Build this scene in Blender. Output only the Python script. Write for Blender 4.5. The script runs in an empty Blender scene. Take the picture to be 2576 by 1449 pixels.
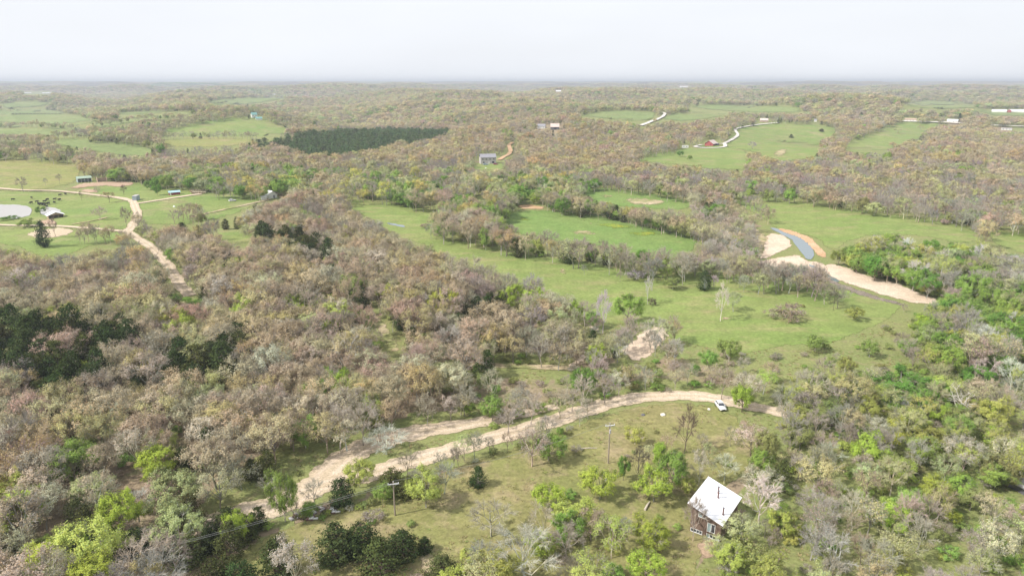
import bpy, bmesh, math, random
import numpy as np
from mathutils import Vector, Matrix
from mathutils.geometry import delaunay_2d_cdt

S = bpy.context.scene
COL = S.collection
R = math.radians

# ------------------------------------------------------------------ camera
HC, PITCH, FPX = 75.0, R(16.8), 1717.0          # height, downward tilt, focal length in units of a 2576 px wide picture
cam_d = bpy.data.cameras.new('camera')
cam_d.sensor_width = 36.0
cam_d.lens = FPX * 36.0 / 2576.0
cam_d.clip_start, cam_d.clip_end = 1.0, 80000.0
cam = bpy.data.objects.new('camera', cam_d)
COL.objects.link(cam)
cam.location = (0, 0, HC)
cam.rotation_euler = (R(90) - PITCH, 0, 0)
S.camera = cam

# ------------------------------------------------------------------ light and exposure
SUN_EL = R(44)
SH = np.array([0.94, 0.34]); SH /= np.linalg.norm(SH)        # direction in which shadows fall on the ground
to_sun = Vector((-SH[0] * math.cos(SUN_EL), -SH[1] * math.cos(SUN_EL), math.sin(SUN_EL)))
sun_d = bpy.data.lights.new('sun', 'SUN')
sun_d.energy = 5.0
sun_d.angle = R(1.0)
sun_d.color = (1.0, 0.955, 0.89)
sun = bpy.data.objects.new('sun', sun_d)
COL.objects.link(sun)
sun.location = (-200, -80, 300)
sun.rotation_euler = to_sun.to_track_quat('Z', 'Y').to_euler()

W = bpy.data.worlds.new('World')
S.world = W
W.use_nodes = True
wn, wl = W.node_tree.nodes, W.node_tree.links
wn.clear()
sky = wn.new('ShaderNodeTexSky')
sky.sky_type = 'NISHITA'
sky.sun_disc = False
sky.sun_elevation = SUN_EL
sky.sun_rotation = math.atan2(to_sun.x, to_sun.y)
sky.air_density = 1.0
sky.dust_density = 5.0
sky.ozone_density = 1.0
sky.altitude = 300
wbg = wn.new('ShaderNodeBackground')
wbg.inputs['Strength'].default_value = 0.105
# thin high overcast: a milky veil of cloud over the blue, streaked by noise
veil = wn.new('ShaderNodeMix'); veil.data_type = 'RGBA'
wtc = wn.new('ShaderNodeTexCoord')
wmap = wn.new('ShaderNodeMapping'); wmap.inputs['Scale'].default_value = (1.2, 1.2, 7.0)
wno = wn.new('ShaderNodeTexNoise'); wno.inputs['Scale'].default_value = 2.2; wno.inputs['Detail'].default_value = 5.0
wmr = wn.new('ShaderNodeMapRange')
wmr.inputs['From Min'].default_value = 0.3; wmr.inputs['From Max'].default_value = 0.7
wmr.inputs['To Min'].default_value = 0.87; wmr.inputs['To Max'].default_value = 0.94
wl.new(wtc.outputs['Generated'], wmap.inputs['Vector'])
wl.new(wmap.outputs['Vector'], wno.inputs['Vector'])
wl.new(wno.outputs['Fac'], wmr.inputs['Value'])
wl.new(wmr.outputs['Result'], veil.inputs['Factor'])
wl.new(sky.outputs['Color'], veil.inputs['A'])
veil.inputs['B'].default_value = (8.4, 8.65, 9.1, 1)
wl.new(veil.outputs['Result'], wbg.inputs['Color'])
wo = wn.new('ShaderNodeOutputWorld')
wl.new(wbg.outputs[0], wo.inputs['Surface'])

vs = S.view_settings
S.display_settings.display_device = 'sRGB'
vs.view_transform = 'Standard'; vs.look = 'None'; vs.gamma = 1.0; vs.use_curve_mapping = False
vs.exposure = 0.20
S.render.engine = 'CYCLES'
cy = S.cycles
cy.max_bounces = 5; cy.diffuse_bounces = 4; cy.glossy_bounces = 2; cy.transmission_bounces = 3
cy.volume_bounces = 0; cy.transparent_max_bounces = 12
cy.caustics_reflective = False; cy.caustics_refractive = False
cy.use_denoising = True
cy.use_adaptive_sampling = False

# ------------------------------------------------------------------ terrain and projection
_rs = np.random.RandomState(11)
def _waves(n, lam0, lam1):
    out = []
    for i in range(n):
        lam = lam0 * (lam1 / lam0) ** _rs.rand()
        a = _rs.rand() * 2 * np.pi
        out.append((2 * np.pi / lam * np.cos(a), 2 * np.pi / lam * np.sin(a), _rs.rand() * 2 * np.pi))
    return out
_WN, _WM, _WF, _WH = _waves(6, 110, 300), _waves(10, 380, 1100), _waves(12, 1300, 3800), _waves(12, 1600, 6500)
def _sum(ws, x, y):
    s = 0.0
    for kx, ky, p in ws:
        s = s + np.sin(kx * x + ky * y + p)
    return s / math.sqrt(len(ws) / 2.0)
def _ss(a, b, v):
    t = np.clip((v - a) / (b - a), 0, 1)
    return t * t * (3 - 2 * t)
def height(x, y):
    x = np.asarray(x, float); y = np.asarray(y, float)
    r = np.hypot(x, y)
    near = 0.7 * _sum(_WN, x, y) * _ss(90, 260, r) * (1 - 0.6 * _ss(600, 1500, r))
    mid = 12.0 * _sum(_WM, x, y) * _ss(600, 1400, r)
    far = 24.0 * _sum(_WF, x, y) * _ss(1200, 3800, r)
    hz = 2.0 * _ss(2500, 9000, r) + (23.0 * _sum(_WH, x, y) + 46.0) * _ss(8500, 11500, r)
    h = near + mid + far + hz
    h = np.where(h > 34, 34 + (h - 34) * 0.55, h)
    h = np.where(h < -16, -16 + (h + 16) * 0.5, h)
    h = np.where(h > 56, 56 + 15 * np.tanh((h - 56) / 24.0), h)
    a = np.arctan2(x, y)                      # the low ridges that break the skyline
    for a0, w, r0, rw, hh in ((-0.475, 0.085, 9300, 900, 26), (-0.30, 0.07, 9900, 900, 16), (0.30, 0.12, 10400, 1000, 15), (0.52, 0.10, 9600, 900, 22), (-0.62, 0.06, 7600, 800, 20)):
        h = h + hh * np.exp(-((a - a0) / w) ** 2 - ((r - r0) / rw) ** 2) * (0.8 + 0.2 * np.sin(a * 70 + a0 * 40))
    return h

FWD = np.array([0, math.cos(PITCH), -math.sin(PITCH)])
UPV = np.array([0, math.sin(PITCH), math.cos(PITCH)])
def unproject(u, v):
    """points of a 2576 x 1449 picture -> ground points (first hit of the terrain)"""
    u = np.atleast_1d(np.asarray(u, float)); v = np.atleast_1d(np.asarray(v, float))
    d = FPX * FWD[None] + (u - 1288)[:, None] * np.array([1.0, 0, 0]) + (724.5 - v)[:, None] * UPV
    d /= np.linalg.norm(d, axis=1)[:, None]
    ts = 60 * (24000 / 60.0) ** (np.arange(420) / 419.0)
    lo = np.full(len(u), ts[0]); hi = np.full(len(u), ts[-1]); done = np.zeros(len(u), bool); prev = ts[0]
    for t in ts[1:]:
        below = (HC + d[:, 2] * t) < height(d[:, 0] * t, d[:, 1] * t)
        new = below & ~done
        lo[new] = prev; hi[new] = t
        done |= below; prev = t
        if done.all():
            break
    for _ in range(24):
        m = (lo + hi) / 2
        below = (HC + d[:, 2] * m) < height(d[:, 0] * m, d[:, 1] * m)
        hi = np.where(below, m, hi); lo = np.where(below, lo, m)
    t = (lo + hi) / 2
    return np.stack([d[:, 0] * t, d[:, 1] * t, HC + d[:, 2] * t], 1)
def project(p):
    q = np.asarray(p, float) - np.array([0, 0, HC])
    w = q @ FWD
    return 1288 + FPX * q[..., 0] / w, 724.5 - FPX * (q @ UPV) / w, w
def at(u, v):
    return unproject([u], [v])[0]
def gz(x, y):
    return float(height(x, y))

# ------------------------------------------------------------------ materials
MATS = {}
def new_mat(name):
    m = bpy.data.materials.new(name); m.use_nodes = True
    m.node_tree.nodes.clear()
    MATS[name] = m
    return m, m.node_tree.nodes, m.node_tree.links
def _noise(n, l, vec, scale, detail=4.0, rough=0.6, stretch=None):
    t = n.new('ShaderNodeTexNoise'); t.inputs['Scale'].default_value = scale
    t.inputs['Detail'].default_value = detail; t.inputs['Roughness'].default_value = rough
    if stretch:
        mp = n.new('ShaderNodeMapping'); mp.inputs['Scale'].default_value = stretch
        l.new(vec, mp.inputs['Vector']); l.new(mp.outputs['Vector'], t.inputs['Vector'])
    else:
        l.new(vec, t.inputs['Vector'])
    return t.outputs['Fac']
def _ramp(n, l, fac, lo, hi):
    t = n.new('ShaderNodeMapRange'); t.inputs['From Min'].default_value = lo; t.inputs['From Max'].default_value = hi
    l.new(fac, t.inputs['Value'])
    return t.outputs['Result']
def _mix(n, l, fac, a, b, mode='MIX'):
    t = n.new('ShaderNodeMix'); t.data_type = 'RGBA'; t.blend_type = mode
    for sock, val in (('Factor', fac), ('A', a), ('B', b)):
        if isinstance(val, (tuple, list)):
            t.inputs[sock].default_value = (*val, 1) if len(val) == 3 else val
        elif isinstance(val, (int, float)):
            t.inputs[sock].default_value = val
        else:
            l.new(val, t.inputs[sock])
    return t.outputs['Result']
def _bump(n, l, h, strength, dist):
    b = n.new('ShaderNodeBump'); b.inputs['Strength'].default_value = strength; b.inputs['Distance'].default_value = dist
    l.new(h, b.inputs['Height'])
    return b.outputs['Normal']
def _out(n, l, col, rough=0.9, normal=None, spec=0.15, metal=0.0):
    b = n.new('ShaderNodeBsdfPrincipled')
    b.inputs['Roughness'].default_value = rough; b.inputs['Specular IOR Level'].default_value = spec
    b.inputs['Metallic'].default_value = metal
    if isinstance(col, (tuple, list)):
        b.inputs['Base Color'].default_value = (*col, 1)
    else:
        l.new(col, b.inputs['Base Color'])
    if normal is not None:
        l.new(normal, b.inputs['Normal'])
    o = n.new('ShaderNodeOutputMaterial'); l.new(b.outputs[0], o.inputs['Surface'])
    return b
def ground_mat(name, c1, c2, c3, big=0.03, mid=0.22, fine=1.6, t3=(0.56, 0.7), bump=0.5, stretch=None, t1=(0.35, 0.65), edge=0.35, ruts=False):
    """soil, grass, gravel: two colours in drifts, a third in patches, fine mottling"""
    m, n, l = new_mat(name)
    tc = n.new('ShaderNodeTexCoord').outputs['Object']
    a = _mix(n, l, _ramp(n, l, _noise(n, l, tc, big, 5, 0.62, stretch), *t1), c1, c2)
    a = _mix(n, l, _ramp(n, l, _noise(n, l, tc, mid, 6, 0.68, stretch), *t3), a, c3)
    f = _noise(n, l, tc, fine, 5, 0.75)
    a = _mix(n, l, 1.0, a, _mix(n, l, _ramp(n, l, f, 0.3, 0.7), (0.68, 0.68, 0.68), (1.28, 1.28, 1.26)), 'MULTIPLY')
    f2 = _noise(n, l, tc, mid * 2.3, 4, 0.7)
    a = _mix(n, l, 1.0, a, _mix(n, l, _ramp(n, l, f2, 0.3, 0.7), (0.84, 0.85, 0.84), (1.15, 1.14, 1.14)), 'MULTIPLY')
    if ruts:      # two worn wheel tracks, loose stone and a little grass between and beside them
        ac = n.new('ShaderNodeAttribute'); ac.attribute_name = 'across'
        m1 = n.new('ShaderNodeMath'); m1.operation = 'ABSOLUTE'; l.new(ac.outputs['Fac'], m1.inputs[0])
        m2 = n.new('ShaderNodeMath'); m2.operation = 'SUBTRACT'; l.new(m1.outputs[0], m2.inputs[0]); m2.inputs[1].default_value = 0.42
        m3 = n.new('ShaderNodeMath'); m3.operation = 'ABSOLUTE'; l.new(m2.outputs[0], m3.inputs[0])
        m4 = n.new('ShaderNodeMath'); m4.operation = 'MULTIPLY_ADD'; l.new(_noise(n, l, tc, 0.25, 4), m4.inputs[0]); m4.inputs[1].default_value = 0.5
        l.new(m3.outputs[0], m4.inputs[2])
        a = _mix(n, l, _ramp(n, l, m4.outputs[0], 0.28, 0.55), a, _mix(n, l, 1.0, a, (0.84, 0.84, 0.78), 'MULTIPLY'))
    ragged(n, l, _out(n, l, a, 0.95, _bump(n, l, f, bump, 0.4)), tc, edge)
    return m
def ragged(n, l, bsdf, tc, edge):
    """a layer that breaks up along its rim, so that what lies below shows through in tufts"""
    at_ = n.new('ShaderNodeAttribute'); at_.attribute_name = 'inner'
    ad = n.new('ShaderNodeMath'); ad.operation = 'MULTIPLY_ADD'
    l.new(_noise(n, l, tc, edge, 6, 0.7), ad.inputs[0]); ad.inputs[1].default_value = 1.3; ad.inputs[2].default_value = -0.65
    sm = n.new('ShaderNodeMath'); sm.operation = 'ADD'
    l.new(at_.outputs['Fac'], sm.inputs[0]); l.new(ad.outputs[0], sm.inputs[1])
    tr = n.new('ShaderNodeBsdfTransparent'); mx = n.new('ShaderNodeMixShader')
    l.new(_ramp(n, l, sm.outputs[0], 0.22, 0.42), mx.inputs[0])
    l.new(tr.outputs[0], mx.inputs[1]); l.new(bsdf.outputs[0], mx.inputs[2])
    o = [q for q in n if q.type == 'OUTPUT_MATERIAL'][0]
    l.new(mx.outputs[0], o.inputs['Surface'])
def plain_mat(name, col, rough=0.7, var=0.25, scale=1.5, metal=0.0, spec=0.3, stretch=None):
    m, n, l = new_mat(name)
    tc = n.new('ShaderNodeTexCoord').outputs['Object']
    f = _noise(n, l, tc, scale, 5, 0.65, stretch)
    k0, k1 = 1 - var, 1 + var
    c = _mix(n, l, _ramp(n, l, f, 0.3, 0.7), tuple(x * k0 for x in col), tuple(min(1, x * k1) for x in col))
    _out(n, l, c, rough, None, spec, metal)
    return m
def tinted_mat(name, translucent, attr='tint'):
    """leaves and bark: the colour is the plant's own tint, each leaf a little lighter or darker than the next"""
    m, n, l = new_mat(name)
    a = n.new('ShaderNodeAttribute'); a.attribute_type = 'INSTANCER'; a.attribute_name = attr
    v = n.new('ShaderNodeAttribute'); v.attribute_type = 'GEOMETRY'; v.attribute_name = 'leaf_tone'
    hs = n.new('ShaderNodeVectorMath'); hs.operation = 'MULTIPLY'
    l.new(a.outputs['Color'], hs.inputs[0]); l.new(v.outputs['Vector'], hs.inputs[1])
    d = n.new('ShaderNodeBsdfDiffuse'); l.new(hs.outputs[0], d.inputs['Color'])
    o = n.new('ShaderNodeOutputMaterial')
    if translucent > 0:
        t = n.new('ShaderNodeBsdfTranslucent'); l.new(hs.outputs[0], t.inputs['Color'])
        mx = n.new('ShaderNodeMixShader'); mx.inputs[0].default_value = translucent
        l.new(d.outputs[0], mx.inputs[1]); l.new(t.outputs[0], mx.inputs[2])
        l.new(mx.outputs[0], o.inputs['Surface'])
    else:
        l.new(d.outputs[0], o.inputs['Surface'])
    return m
M_LEAF = tinted_mat('foliage', 0.30)
M_BARK = tinted_mat('bark', 0.0, 'bark_tint')

# ground cover
def floor_mat():
    m, n, l = new_mat('forest_floor')
    tc = n.new('ShaderNodeTexCoord').outputs['Object']
    g = n.new('ShaderNodeAttribute'); g.attribute_name = 'grassy'
    litter = _mix(n, l, _ramp(n, l, _noise(n, l, tc, 0.06, 5), 0.35, 0.65), (0.25, 0.19, 0.13), (0.31, 0.245, 0.165))
    litter = _mix(n, l, _ramp(n, l, _noise(n, l, tc, 0.12, 6, 0.7), 0.52, 0.7), litter, (0.17, 0.19, 0.075))
    grass = _mix(n, l, _ramp(n, l, _noise(n, l, tc, 0.07, 5), 0.35, 0.65), (0.235, 0.24, 0.095), (0.19, 0.225, 0.078))
    grass = _mix(n, l, _ramp(n, l, _noise(n, l, tc, 0.3, 6, 0.7), 0.52, 0.7), grass, (0.25, 0.21, 0.115))
    ad = n.new('ShaderNodeMath'); ad.operation = 'ADD'
    l.new(g.outputs['Fac'], ad.inputs[0])
    nz = n.new('ShaderNodeMath'); nz.operation = 'MULTIPLY_ADD'
    l.new(_noise(n, l, tc, 0.12, 5), nz.inputs[0]); nz.inputs[1].default_value = 1.0; nz.inputs[2].default_value = -0.5
    l.new(nz.outputs[0], ad.inputs[1])
    c = _mix(n, l, _ramp(n, l, ad.outputs[0], 0.35, 0.65), litter, grass)
    f = _noise(n, l, tc, 1.4, 5, 0.75)
    c = _mix(n, l, 1.0, c, _mix(n, l, _ramp(n, l, f, 0.3, 0.7), (0.65, 0.65, 0.65), (1.3, 1.3, 1.28)), 'MULTIPLY')
    _out(n, l, c, 0.95, _bump(n, l, f, 0.5, 0.4))
    return m
M_FLOOR = floor_mat()
M_LAWN = ground_mat('lawn_grass', (0.245, 0.22, 0.095), (0.20, 0.21, 0.072), (0.31, 0.25, 0.145), big=0.05, mid=0.11, fine=1.1, t3=(0.5, 0.66))
M_MEADOW = ground_mat('meadow_grass', (0.172, 0.237, 0.063), (0.222, 0.257, 0.085), (0.29, 0.25, 0.125), big=0.018, mid=0.05, fine=0.9, t3=(0.50, 0.74), stretch=(1, 2.2, 1))
M_LUSH = ground_mat('lush_grass', (0.145, 0.23, 0.06), (0.185, 0.25, 0.075), (0.23, 0.24, 0.095), big=0.03, mid=0.08, fine=0.8, t3=(0.58, 0.75))
M_PASTURE = ground_mat('pasture_grass', (0.215, 0.25, 0.08), (0.165, 0.235, 0.065), (0.29, 0.25, 0.135), big=0.016, mid=0.04, fine=0.8, t3=(0.5, 0.74))
M_DRY = ground_mat('dry_pasture', (0.25, 0.245, 0.085), (0.21, 0.24, 0.075), (0.30, 0.245, 0.13), big=0.02, mid=0.05, fine=0.5, t3=(0.5, 0.7))
M_FARFIELD = ground_mat('far_field', (0.175, 0.23, 0.08), (0.21, 0.24, 0.095), (0.22, 0.225, 0.10), big=0.006, mid=0.012, fine=0.2, t3=(0.55, 0.75))
M_GRAVEL = ground_mat('road_gravel', (0.555, 0.445, 0.34), (0.61, 0.50, 0.395), (0.49, 0.385, 0.285), big=0.12, mid=0.5, fine=2.5, bump=0.3, ruts=True)
M_DIRT = ground_mat('bare_dirt', (0.39, 0.27, 0.185), (0.45, 0.325, 0.24), (0.30, 0.22, 0.14), big=0.08, mid=0.3, fine=1.5)
M_BAR = ground_mat('creek_gravel', (0.55, 0.43, 0.325), (0.63, 0.51, 0.405), (0.44, 0.345, 0.26), big=0.05, mid=0.18, fine=2.0, t3=(0.6, 0.75), bump=0.3)
M_BANK = ground_mat('eroded_bank', (0.48, 0.30, 0.17), (0.56, 0.39, 0.25), (0.36, 0.22, 0.12), big=0.1, mid=0.4, fine=1.5)
M_STRAW = ground_mat('straw_ground', (0.40, 0.32, 0.19), (0.45, 0.37, 0.25), (0.24, 0.25, 0.10), big=0.04, mid=0.10, fine=0.9, t3=(0.47, 0.6))
M_MUDBAR = ground_mat('wet_gravel', (0.20, 0.165, 0.135), (0.25, 0.21, 0.175), (0.33, 0.27, 0.21), big=0.06, mid=0.25, fine=1.6)
M_FLOWER = ground_mat('yellow_flowers', (0.40, 0.36, 0.03), (0.22, 0.27, 0.05), (0.16, 0.25, 0.05), big=0.3, mid=0.35, fine=2.0, t3=(0.45, 0.55))
M_PALEROAD = ground_mat('limestone_gravel', (0.60, 0.56, 0.52), (0.66, 0.62, 0.58), (0.5, 0.47, 0.42), big=0.05, mid=0.2, fine=0.8)
def water_mat(name, col, rough):
    m, n, l = new_mat(name)
    tc = n.new('ShaderNodeTexCoord').outputs['Object']
    f = _noise(n, l, tc, 1.2, 3)
    b = _out(n, l, col, rough, _bump(n, l, f, 0.06, 0.1), 1.0)
    b.inputs['IOR'].default_value = 1.33
    return m
M_WATER = water_mat('pond_water', (0.36, 0.33, 0.29), 0.04)
M_CREEK = water_mat('creek_water', (0.15, 0.19, 0.20), 0.05)

# ------------------------------------------------------------------ mesh helpers
def tri_mesh(name, verts, tris, mats, mi=None, tone=None, smooth=False):
    """one mesh from arrays; tone is a per-triangle colour factor stored on the corners"""
    me = bpy.data.meshes.new(name)
    verts = np.asarray(verts, np.float32); tris = np.asarray(tris, np.int32)
    nt = len(tris)
    me.vertices.add(len(verts)); me.vertices.foreach_set('co', verts.ravel())
    me.loops.add(nt * 3); me.loops.foreach_set('vertex_index', tris.ravel())
    me.polygons.add(nt)
    me.polygons.foreach_set('loop_start', np.arange(nt, dtype=np.int32) * 3)
    me.polygons.foreach_set('loop_total', np.full(nt, 3, np.int32))
    for m in mats:
        me.materials.append(m)
    if mi is not None:
        me.polygons.foreach_set('material_index', np.asarray(mi, np.int32))
    me.polygons.foreach_set('use_smooth', np.full(nt, bool(smooth)))
    if tone is not None:
        at_ = me.attributes.new('leaf_tone', 'FLOAT_VECTOR', 'FACE')
        at_.data.foreach_set('vector', np.asarray(tone, np.float32).ravel())
    me.update(calc_edges=True)
    return me
def link(name, data, parent=None, coll=None):
    o = bpy.data.objects.new(name, data)
    (coll or COL).objects.link(o)
    if parent is not None:
        o.parent = parent
    return o
def tag(o, label=None, cat=None, group=None, kind=None):
    if label: o['label'] = label
    if cat: o['category'] = cat
    if group: o['group'] = group
    if kind: o['kind'] = kind
    return o
def thing(name, loc, rotz=0.0):
    o = link(name, None)
    o.location = loc; o.rotation_euler = (0, 0, rotz)
    o.empty_display_size = 0.3
    return o
class MB:
    """collects boxes, prisms and tubes, then links them as one mesh object"""
    def __init__(self):
        self.v, self.f, self.m = [], [], []
    def add(self, verts, faces, mi=0):
        b = len(self.v)
        self.v += [tuple(x) for x in verts]
        self.f += [tuple(b + i for i in f) for f in faces]
        self.m += [mi] * len(faces)
    def box(self, c, s, mi=0, rz=0.0):
        hx, hy, hz = s[0] / 2, s[1] / 2, s[2] / 2
        ca, sa = math.cos(rz), math.sin(rz)
        vs_ = []
        for x, y, z in ((-hx, -hy, -hz), (hx, -hy, -hz), (hx, hy, -hz), (-hx, hy, -hz), (-hx, -hy, hz), (hx, -hy, hz), (hx, hy, hz), (-hx, hy, hz)):
            vs_.append((c[0] + x * ca - y * sa, c[1] + x * sa + y * ca, c[2] + z))
        self.add(vs_, [(0, 3, 2, 1), (4, 5, 6, 7), (0, 1, 5, 4), (1, 2, 6, 5), (2, 3, 7, 6), (3, 0, 4, 7)], mi)
    def hexa(self, lo, hi, mi=0):
        """eight corners: four below, four above, both anticlockwise"""
        self.add(list(lo) + list(hi), [(0, 3, 2, 1), (4, 5, 6, 7), (0, 1, 5, 4), (1, 2, 6, 5), (2, 3, 7, 6), (3, 0, 4, 7)], mi)
    def tube(self, p0, p1, r0, r1=None, n=8, mi=0):
        r1 = r0 if r1 is None else r1
        p0, p1 = Vector(p0), Vector(p1)
        d = (p1 - p0).normalized()
        a = d.orthogonal().normalized(); b = d.cross(a)
        vs_ = []
        for p, r in ((p0, r0), (p1, r1)):
            for k in range(n):
                t = 2 * math.pi * k / n
                vs_.append(p + (a * math.cos(t) + b * math.sin(t)) * r)
        fs = [(k, (k + 1) % n, n + (k + 1) % n, n + k) for k in range(n)] + [tuple(range(n))[::-1], tuple(range(n, 2 * n))]
        self.add(vs_, fs, mi)
    def build(self, name, mats, parent=None, smooth=False):
        me = bpy.data.meshes.new(name)
        me.from_pydata([tuple(x) for x in self.v], [], self.f)
        for m in (mats if isinstance(mats, (list, tuple)) else [mats]):
            me.materials.append(m)
        me.polygons.foreach_set('material_index', self.m)
        me.polygons.foreach_set('use_smooth', [smooth] * len(self.f))
        me.update()
        return link(name, me, parent)
def mix_noise(u, v, s, seed=0):
    return np.sin(u / s * 1.7 + seed) * np.sin(v / s * 2.3 + seed * 1.7 + u / s * 0.6) * 0.6 + np.sin(u / s * 4.1 + v / s * 3.3 + seed * 2.1) * 0.4

# ------------------------------------------------------------------ where things lie (points of the photograph, 2576 wide)
# every area is (zone, outline); later ones lie over earlier ones
ZONES = ['far', 'oak', 'cedar', 'grey', 'tanwood', 'green', 'scrub', 'mixed', 'leafy', 'thicket', 'lawn', 'pine', 'purple', 'clear', 'sparse', 'farmtrees', 'yard', 'verge', 'openscrub']
Z = {k: i for i, k in enumerate(ZONES)}
FIELDS = {   # open ground that shows between the woods
    'central_meadow': [(885, 508), (960, 512), (1100, 535), (1088, 560), (1078, 596), (1120, 606), (1170, 612), (1240, 630), (1310, 645), (1400, 655), (1470, 665), (1560, 682), (1610, 692), (1690, 700), (1760, 690), (1850, 695), (1900, 700), (2000, 705), (2080, 722), (2150, 742), (2260, 765), (2230, 800), (2160, 830), (2080, 862), (1980, 862), (1880, 885), (1790, 872), (1700, 850), (1650, 815), (1560, 812), (1500, 808), (1455, 790), (1430, 745), (1370, 725), (1300, 708), (1230, 682), (1180, 655), (1110, 634), (1060, 606), (1000, 592), (955, 560), (900, 530)],
    'flower_field': [(1272, 566), (1285, 540), (1330, 534), (1400, 536), (1500, 546), (1600, 570), (1700, 590), (1745, 602), (1735, 630), (1690, 646), (1620, 648), (1560, 625), (1480, 608), (1400, 600), (1340, 590), (1290, 580)],
    'upper_meadow': [(1470, 482), (1520, 478), (1600, 487), (1690, 503), (1740, 514), (1715, 524), (1640, 520), (1560, 514), (1500, 505)],
    'river_field': [(1845, 498), (1960, 506), (2100, 526), (2240, 545), (2330, 556), (2435, 577), (2460, 600), (2420, 608), (2340, 592), (2260, 584), (2180, 588), (2125, 604), (2092, 628), (2076, 606), (2040, 590), (1962, 573), (1930, 548), (1880, 522)],
    'river_field_end': [(2490, 581), (2580, 592), (2640, 605), (2640, 640), (2576, 632), (2510, 612)],
    'hill_pasture': [(-60, 408), (60, 405), (150, 410), (192, 419), (196, 440), (178, 458), (120, 470), (40, 476), (-60, 470)],
    'pond_pasture': [(-60, 486), (100, 487), (200, 496), (300, 503), (336, 520), (338, 550), (322, 572), (200, 572), (60, 566), (-60, 560)],
    'farm_pasture': [(-60, 580), (100, 580), (250, 583), (305, 590), (300, 602), (230, 612), (170, 636), (110, 645), (50, 615), (-60, 600)],
    'junction_pasture': [(350, 512), (430, 500), (480, 492), (545, 492), (600, 496), (660, 498), (600, 530), (540, 546), (470, 560), (410, 560), (365, 560)],
    'shed_pasture': [(190, 490), (230, 462), (320, 455), (400, 478), (500, 478), (540, 492), (430, 502), (350, 508), (280, 492)],
    'clearing': [(545, 580), (600, 580), (640, 596), (610, 606), (560, 604)],
    'west_field': [(-60, 282), (60, 275), (130, 278), (200, 291), (246, 308), (180, 318), (80, 312), (-60, 306)],
    'west_field_strip': [(-60, 322), (80, 322), (200, 326), (240, 334), (160, 338), (-60, 334)],
    'ridge_field': [(236, 312), (300, 300), (380, 291), (440, 289), (480, 284), (380, 297), (320, 307), (260, 320)],
    'farmhouse_field': [(400, 338), (450, 322), (520, 310), (590, 300), (650, 302), (690, 312), (724, 326), (700, 336), (640, 345), (560, 340), (480, 344)],
    'lower_ridge_field': [(410, 355), (470, 346), (560, 342), (640, 348), (600, 362), (520, 366), (430, 364)],
    'valley_field': [(130, 356), (190, 349), (240, 360), (330, 366), (375, 376), (370, 388), (300, 386), (220, 374)],
    'distant_field': [(520, 255), (600, 248), (680, 243), (720, 248), (640, 262), (540, 266)],
    'distant_strip': [(290, 284), (380, 280), (480, 280), (480, 286), (380, 288), (300, 290)],
    'north_field': [(1452, 292), (1500, 282), (1560, 277), (1640, 279), (1652, 292), (1632, 304), (1580, 306), (1500, 296)],
    'north_strip': [(1660, 300), (1700, 284), (1760, 282), (1840, 288), (1790, 298), (1720, 306)],
    'long_field': [(1724, 270), (1790, 263), (1900, 265), (2010, 271), (2020, 284), (1900, 284), (1800, 278)],
    'east_far_field': [(2260, 268), (2340, 260), (2450, 262), (2460, 272), (2360, 276)],
    'barn_field': [(1598, 402), (1680, 386), (1760, 372), (1830, 372), (1868, 382), (1880, 404), (1870, 424), (1780, 420), (1690, 408)],
    'hill_field': [(1838, 345), (1850, 325), (1905, 318), (1960, 310), (2040, 312), (2095, 320), (2100, 334), (2062, 356), (2048, 392), (1980, 402), (1920, 392), (1888, 374), (1836, 372)],
    'slope_field': [(2132, 362), (2180, 344), (2226, 322), (2290, 310), (2360, 314), (2330, 326), (2310, 345), (2240, 372), (2180, 384), (2134, 376)],
    'house_clearing': [(1185, 416), (1240, 413), (1275, 416), (1262, 424), (1200, 423)],
    'east_end_field': [(2420, 268), (2500, 282), (2640, 284), (2640, 294), (2500, 292)],
    'distant_pasture_east': [(2280, 262), (2330, 254), (2420, 258), (2400, 268)],
    'distant_pasture_west': [(0, 262), (60, 256), (130, 258), (100, 270), (10, 274)],
}
FIELD_MAT = {'central_meadow': M_MEADOW, 'flower_field': M_LUSH, 'upper_meadow': M_LUSH, 'river_field': M_MEADOW, 'river_field_end': M_MEADOW, 'hill_pasture': M_DRY,
             'pond_pasture': M_PASTURE, 'farm_pasture': M_PASTURE, 'junction_pasture': M_PASTURE, 'shed_pasture': M_PASTURE, 'clearing': M_PASTURE, 'barn_field': M_PASTURE,
             'hill_field': M_PASTURE, 'slope_field': M_PASTURE, 'house_clearing': M_PASTURE, 'farmhouse_field': M_PASTURE, 'lower_ridge_field': M_DRY, 'west_field': M_FARFIELD}
LAWN = [(300, 1500), (500, 1449), (610, 1385), (700, 1335), (800, 1295), (920, 1258), (1040, 1222), (1130, 1182), (1250, 1140), (1400, 1088), (1500, 1050), (1600, 1024), (1700, 1012), (1800, 1022), (1850, 1050), (1900, 1110), (1880, 1180), (1800, 1240), (1760, 1400), (1730, 1500), (1700, 1700), (300, 1700)]
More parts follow.
